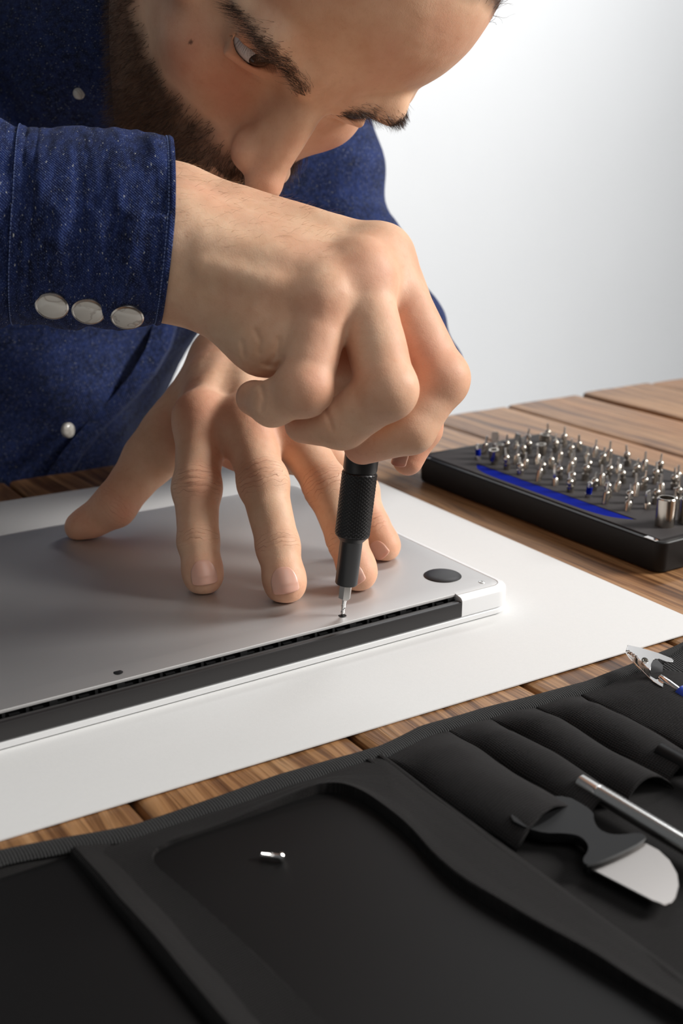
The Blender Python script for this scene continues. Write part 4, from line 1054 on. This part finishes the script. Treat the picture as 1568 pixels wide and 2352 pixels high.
# near sleeve and cuff: rings about the forearm
def ring_pt(s, th, extra=0, side=1):
    """s = distance in photo pixels back from the cuff's mouth"""
    cx = 386-s; cy = np.interp(s, [0, 386, 1000], [533, 517, 560]); d = np.interp(s, [0, 386, 1000], [512, 512, 590])
    rv_ = np.interp(s, [0, 120, 386, 1000], [40.2, 42.5, 43.8, 66])+extra; rd = np.interp(s, [0, 120, 386, 1000], [32, 35, 38, 62])+extra
    c = J(cx, cy, d); upv = unit(UP*1.0+RT*.03); dv = -FW
    # the mouth leans so that its near side reaches further along the wrist
    return c+upv*rv_*math.sin(th)+dv*rd*math.cos(th)+RT*(7.5*math.cos(th)-2.0*(math.sin(th) < 0)*abs(math.sin(th)) if side else 0)
def tube(s_list, fn_extra, thick, name, mat, parent, n=160, close_end=True):
    rows = []; uvs = []
    outer_, inner = [], []
    for s_ in s_list:
        ro = []; ri = []
        for j in range(n+1):
            th_ = 2*math.pi*j/n+math.pi*.9; e = fn_extra(s_, th_%(2*math.pi)); ro.append(ring_pt(s_, th_, e)); ri.append(ring_pt(s_, th_, e-thick))
        outer_.append(ro); inner.append(ri)
    seq = inner[::-1]+outer_; us = [(-s_/5.27) for s_ in s_list[::-1]]+[s_/5.27 for s_ in s_list]
    v = [p for r in seq for p in r]; uv = [(us[i], j/n*250) for i in range(len(seq)) for j in range(n+1)]
    f = [(i*(n+1)+j, i*(n+1)+j+1, (i+1)*(n+1)+j+1, (i+1)*(n+1)+j) for i in range(len(seq)-1) for j in range(n)]
    return link(name, v, f, M[mat], parent, uv=uv)
def wr(s_, th_):
    P = V(s_/5.27, 40*th_, 0)
    e = 3.7*vnoise(V(P[0], P[1]*.22, 0)[None], 7.5, 3)[0]+1.2*vnoise(V(P[0], P[1]*.4, 3)[None], 3.4, 5)[0]
    e *= min(1, s_/26)*1.0
    e += .55*math.exp(-((s_-7)/5)**2)-.35*math.exp(-((s_-16)/3)**2)
    for g_ in (300, 326): e -= .45*math.exp(-((s_-g_)/3.5)**2)
    return e
cuff = tube([0, 1, 2.5]+list(np.linspace(5, 344, 130)), wr, 2.0, 'sleeve_cuff', 'denim_uv', shirt)
def sleeve_e(s_, th_):
    k = min(1, max(0, (s_-338)/60))
    return -2.2+3.0*k+k*(3.4*math.sin(th_*9+2.5*vnoise(V(s_*.02, th_*3, 0)[None], 1.5)[0]*2)+3*vnoise(V(s_/5.27, th_*40*.4, 9)[None], 12, 7)[0])
sleeve = tube(list(np.linspace(334, 1000, 120)), sleeve_e, 1.4, 'near_sleeve', 'denim_uv', shirt)
# stitched rows on the cuff
def stitches(s_, name='stitching'):
    bf = Buf(); n = 150
    for j in range(n):
        t0, t1 = 2*math.pi*(j+.15)/n, 2*math.pi*(j+.85)/n
        a = ring_pt(s_, t0, wr(s_, t0 % (2*math.pi))+.1); b_ = ring_pt(s_, t1, wr(s_, t1 % (2*math.pi))+.1); o_ = unit((a+b_)/2-ring_pt(s_, (t0+t1)/2, -10))
        w_ = RT*.22; bf.add([a-w_, a+w_, b_+w_, b_-w_, (a+b_)/2+o_*.22-w_, (a+b_)/2+o_*.22+w_], [(0,1,5,4), (4,5,2,3)])
    return bf.build(name, M['thread'], cuff, smooth=False)
for s_ in (14, 342): stitches(s_)
# pearl snaps along the underside of the cuff
for (px, py, r_) in ((120, 702, 7.2), (204, 713, 7.2), (294, 723, 7.2)):
    best = None
    s_ = 386-px
    for s2 in np.arange(s_-60, s_+10, 3.0):
        for th_ in np.linspace(-math.pi/2, .3, 120):
            q = ring_pt(s2, th_, 0); X, Y = proj(q); e_ = abs(Y[0]-py)+abs(X[0]-px)
            if best is None or e_ < best[0]: best = (e_, th_, s2)
    th_, s_ = best[1], best[2]; q = ring_pt(s_, th_, wr(s_, th_ % (2*math.pi))); t_ = ring_pt(s_, th_+.05, 0)-ring_pt(s_, th_-.05, 0); t2 = ring_pt(s_-5, th_, 0)-ring_pt(s_+5, th_, 0); n0 = unit(np.cross(t2, t_))
    if n0@(q-ring_pt(s_, th_, -10)) < 0: n0 = -n0
    n0 = unit(n0+unit(CAM-q)*.25+UP*-.05)
    bf = Buf().lathe(q-n0*.6, n0, [(0, r_*.96), (1.2, r_), (1.9, r_*.97), (2.3, r_*.88), (2.1, r_*.84)], 40); n1 = len(bf.f)
    bf.lathe(q-n0*.6, n0, [(1.6, r_*.87), (2.2, r_*.84), (2.9, r_*.66), (3.3, r_*.36), (3.4, .1)], 36)
    sb = bf.build('snap_button', M['rim'], shirt); sb.data.materials.append(M['pearl'])
    for k_ in range(n1, len(bf.f)): sb.data.polygons[k_].material_index = 1
# placket strip down the shirt front with its snaps
def on_shirt(px, py, d0, d1):
    o_ = None
    ds = np.arange(d0, d1, 1.5); P = np.array([J(px, py, d) for d in ds]); F = evaluate([o for o in so if o], P, 60); i = np.argmax(F < 0)
    return (P[i], ds[i]) if F[i] < 0 else (P[-1], ds[-1])
PL = [(352,742),(335,800),(300,860),(255,915),(205,965),(165,1010),(130,1055),(105,1095)]
pc = [on_shirt(x, y, 640, 1100)[1] for x, y in PL]; dsm = np.convolve(np.pad(pc, 2, 'edge'), np.ones(5)/5, 'valid')
R = []
T_ = np.linspace(0, len(PL)-1, 60)
for t in T_:
    x = np.interp(t, range(len(PL)), [p[0] for p in PL]); y = np.interp(t, range(len(PL)), [p[1] for p in PL]); d = np.interp(t, range(len(PL)), dsm)-5
    c = J(x, y, d); w1 = J(x+52, y-6, d+6)
    R.append([c-FW*-9, c, c-FW*1.0+(w1-c)*.03, (c+w1)/2-FW*.6, w1+FW*3, w1+FW*14])
Buf().rings(R).build('placket', M['denim'], shirt)
for (x, y, dd, kr) in ((156, 988, -7, .8), (181, 215, -2, .5)):
    q, d = on_shirt(x, y, 560, 1100); q = J(x, y, d+dd-2); n0 = unit(unit(CAM-q)+RT*(1.2 if y > 900 else .6))
    Buf().lathe(q, n0, [(-1, 6.6*kr), (1.4, 6.6*kr), (2.4, 5.4*kr), (2.8, 3*kr), (2.9, .1)], 28).build('snap_button', M['pearl'], shirt)
for o in bpy.data.objects:
    if '_o' in o: del o['_o']
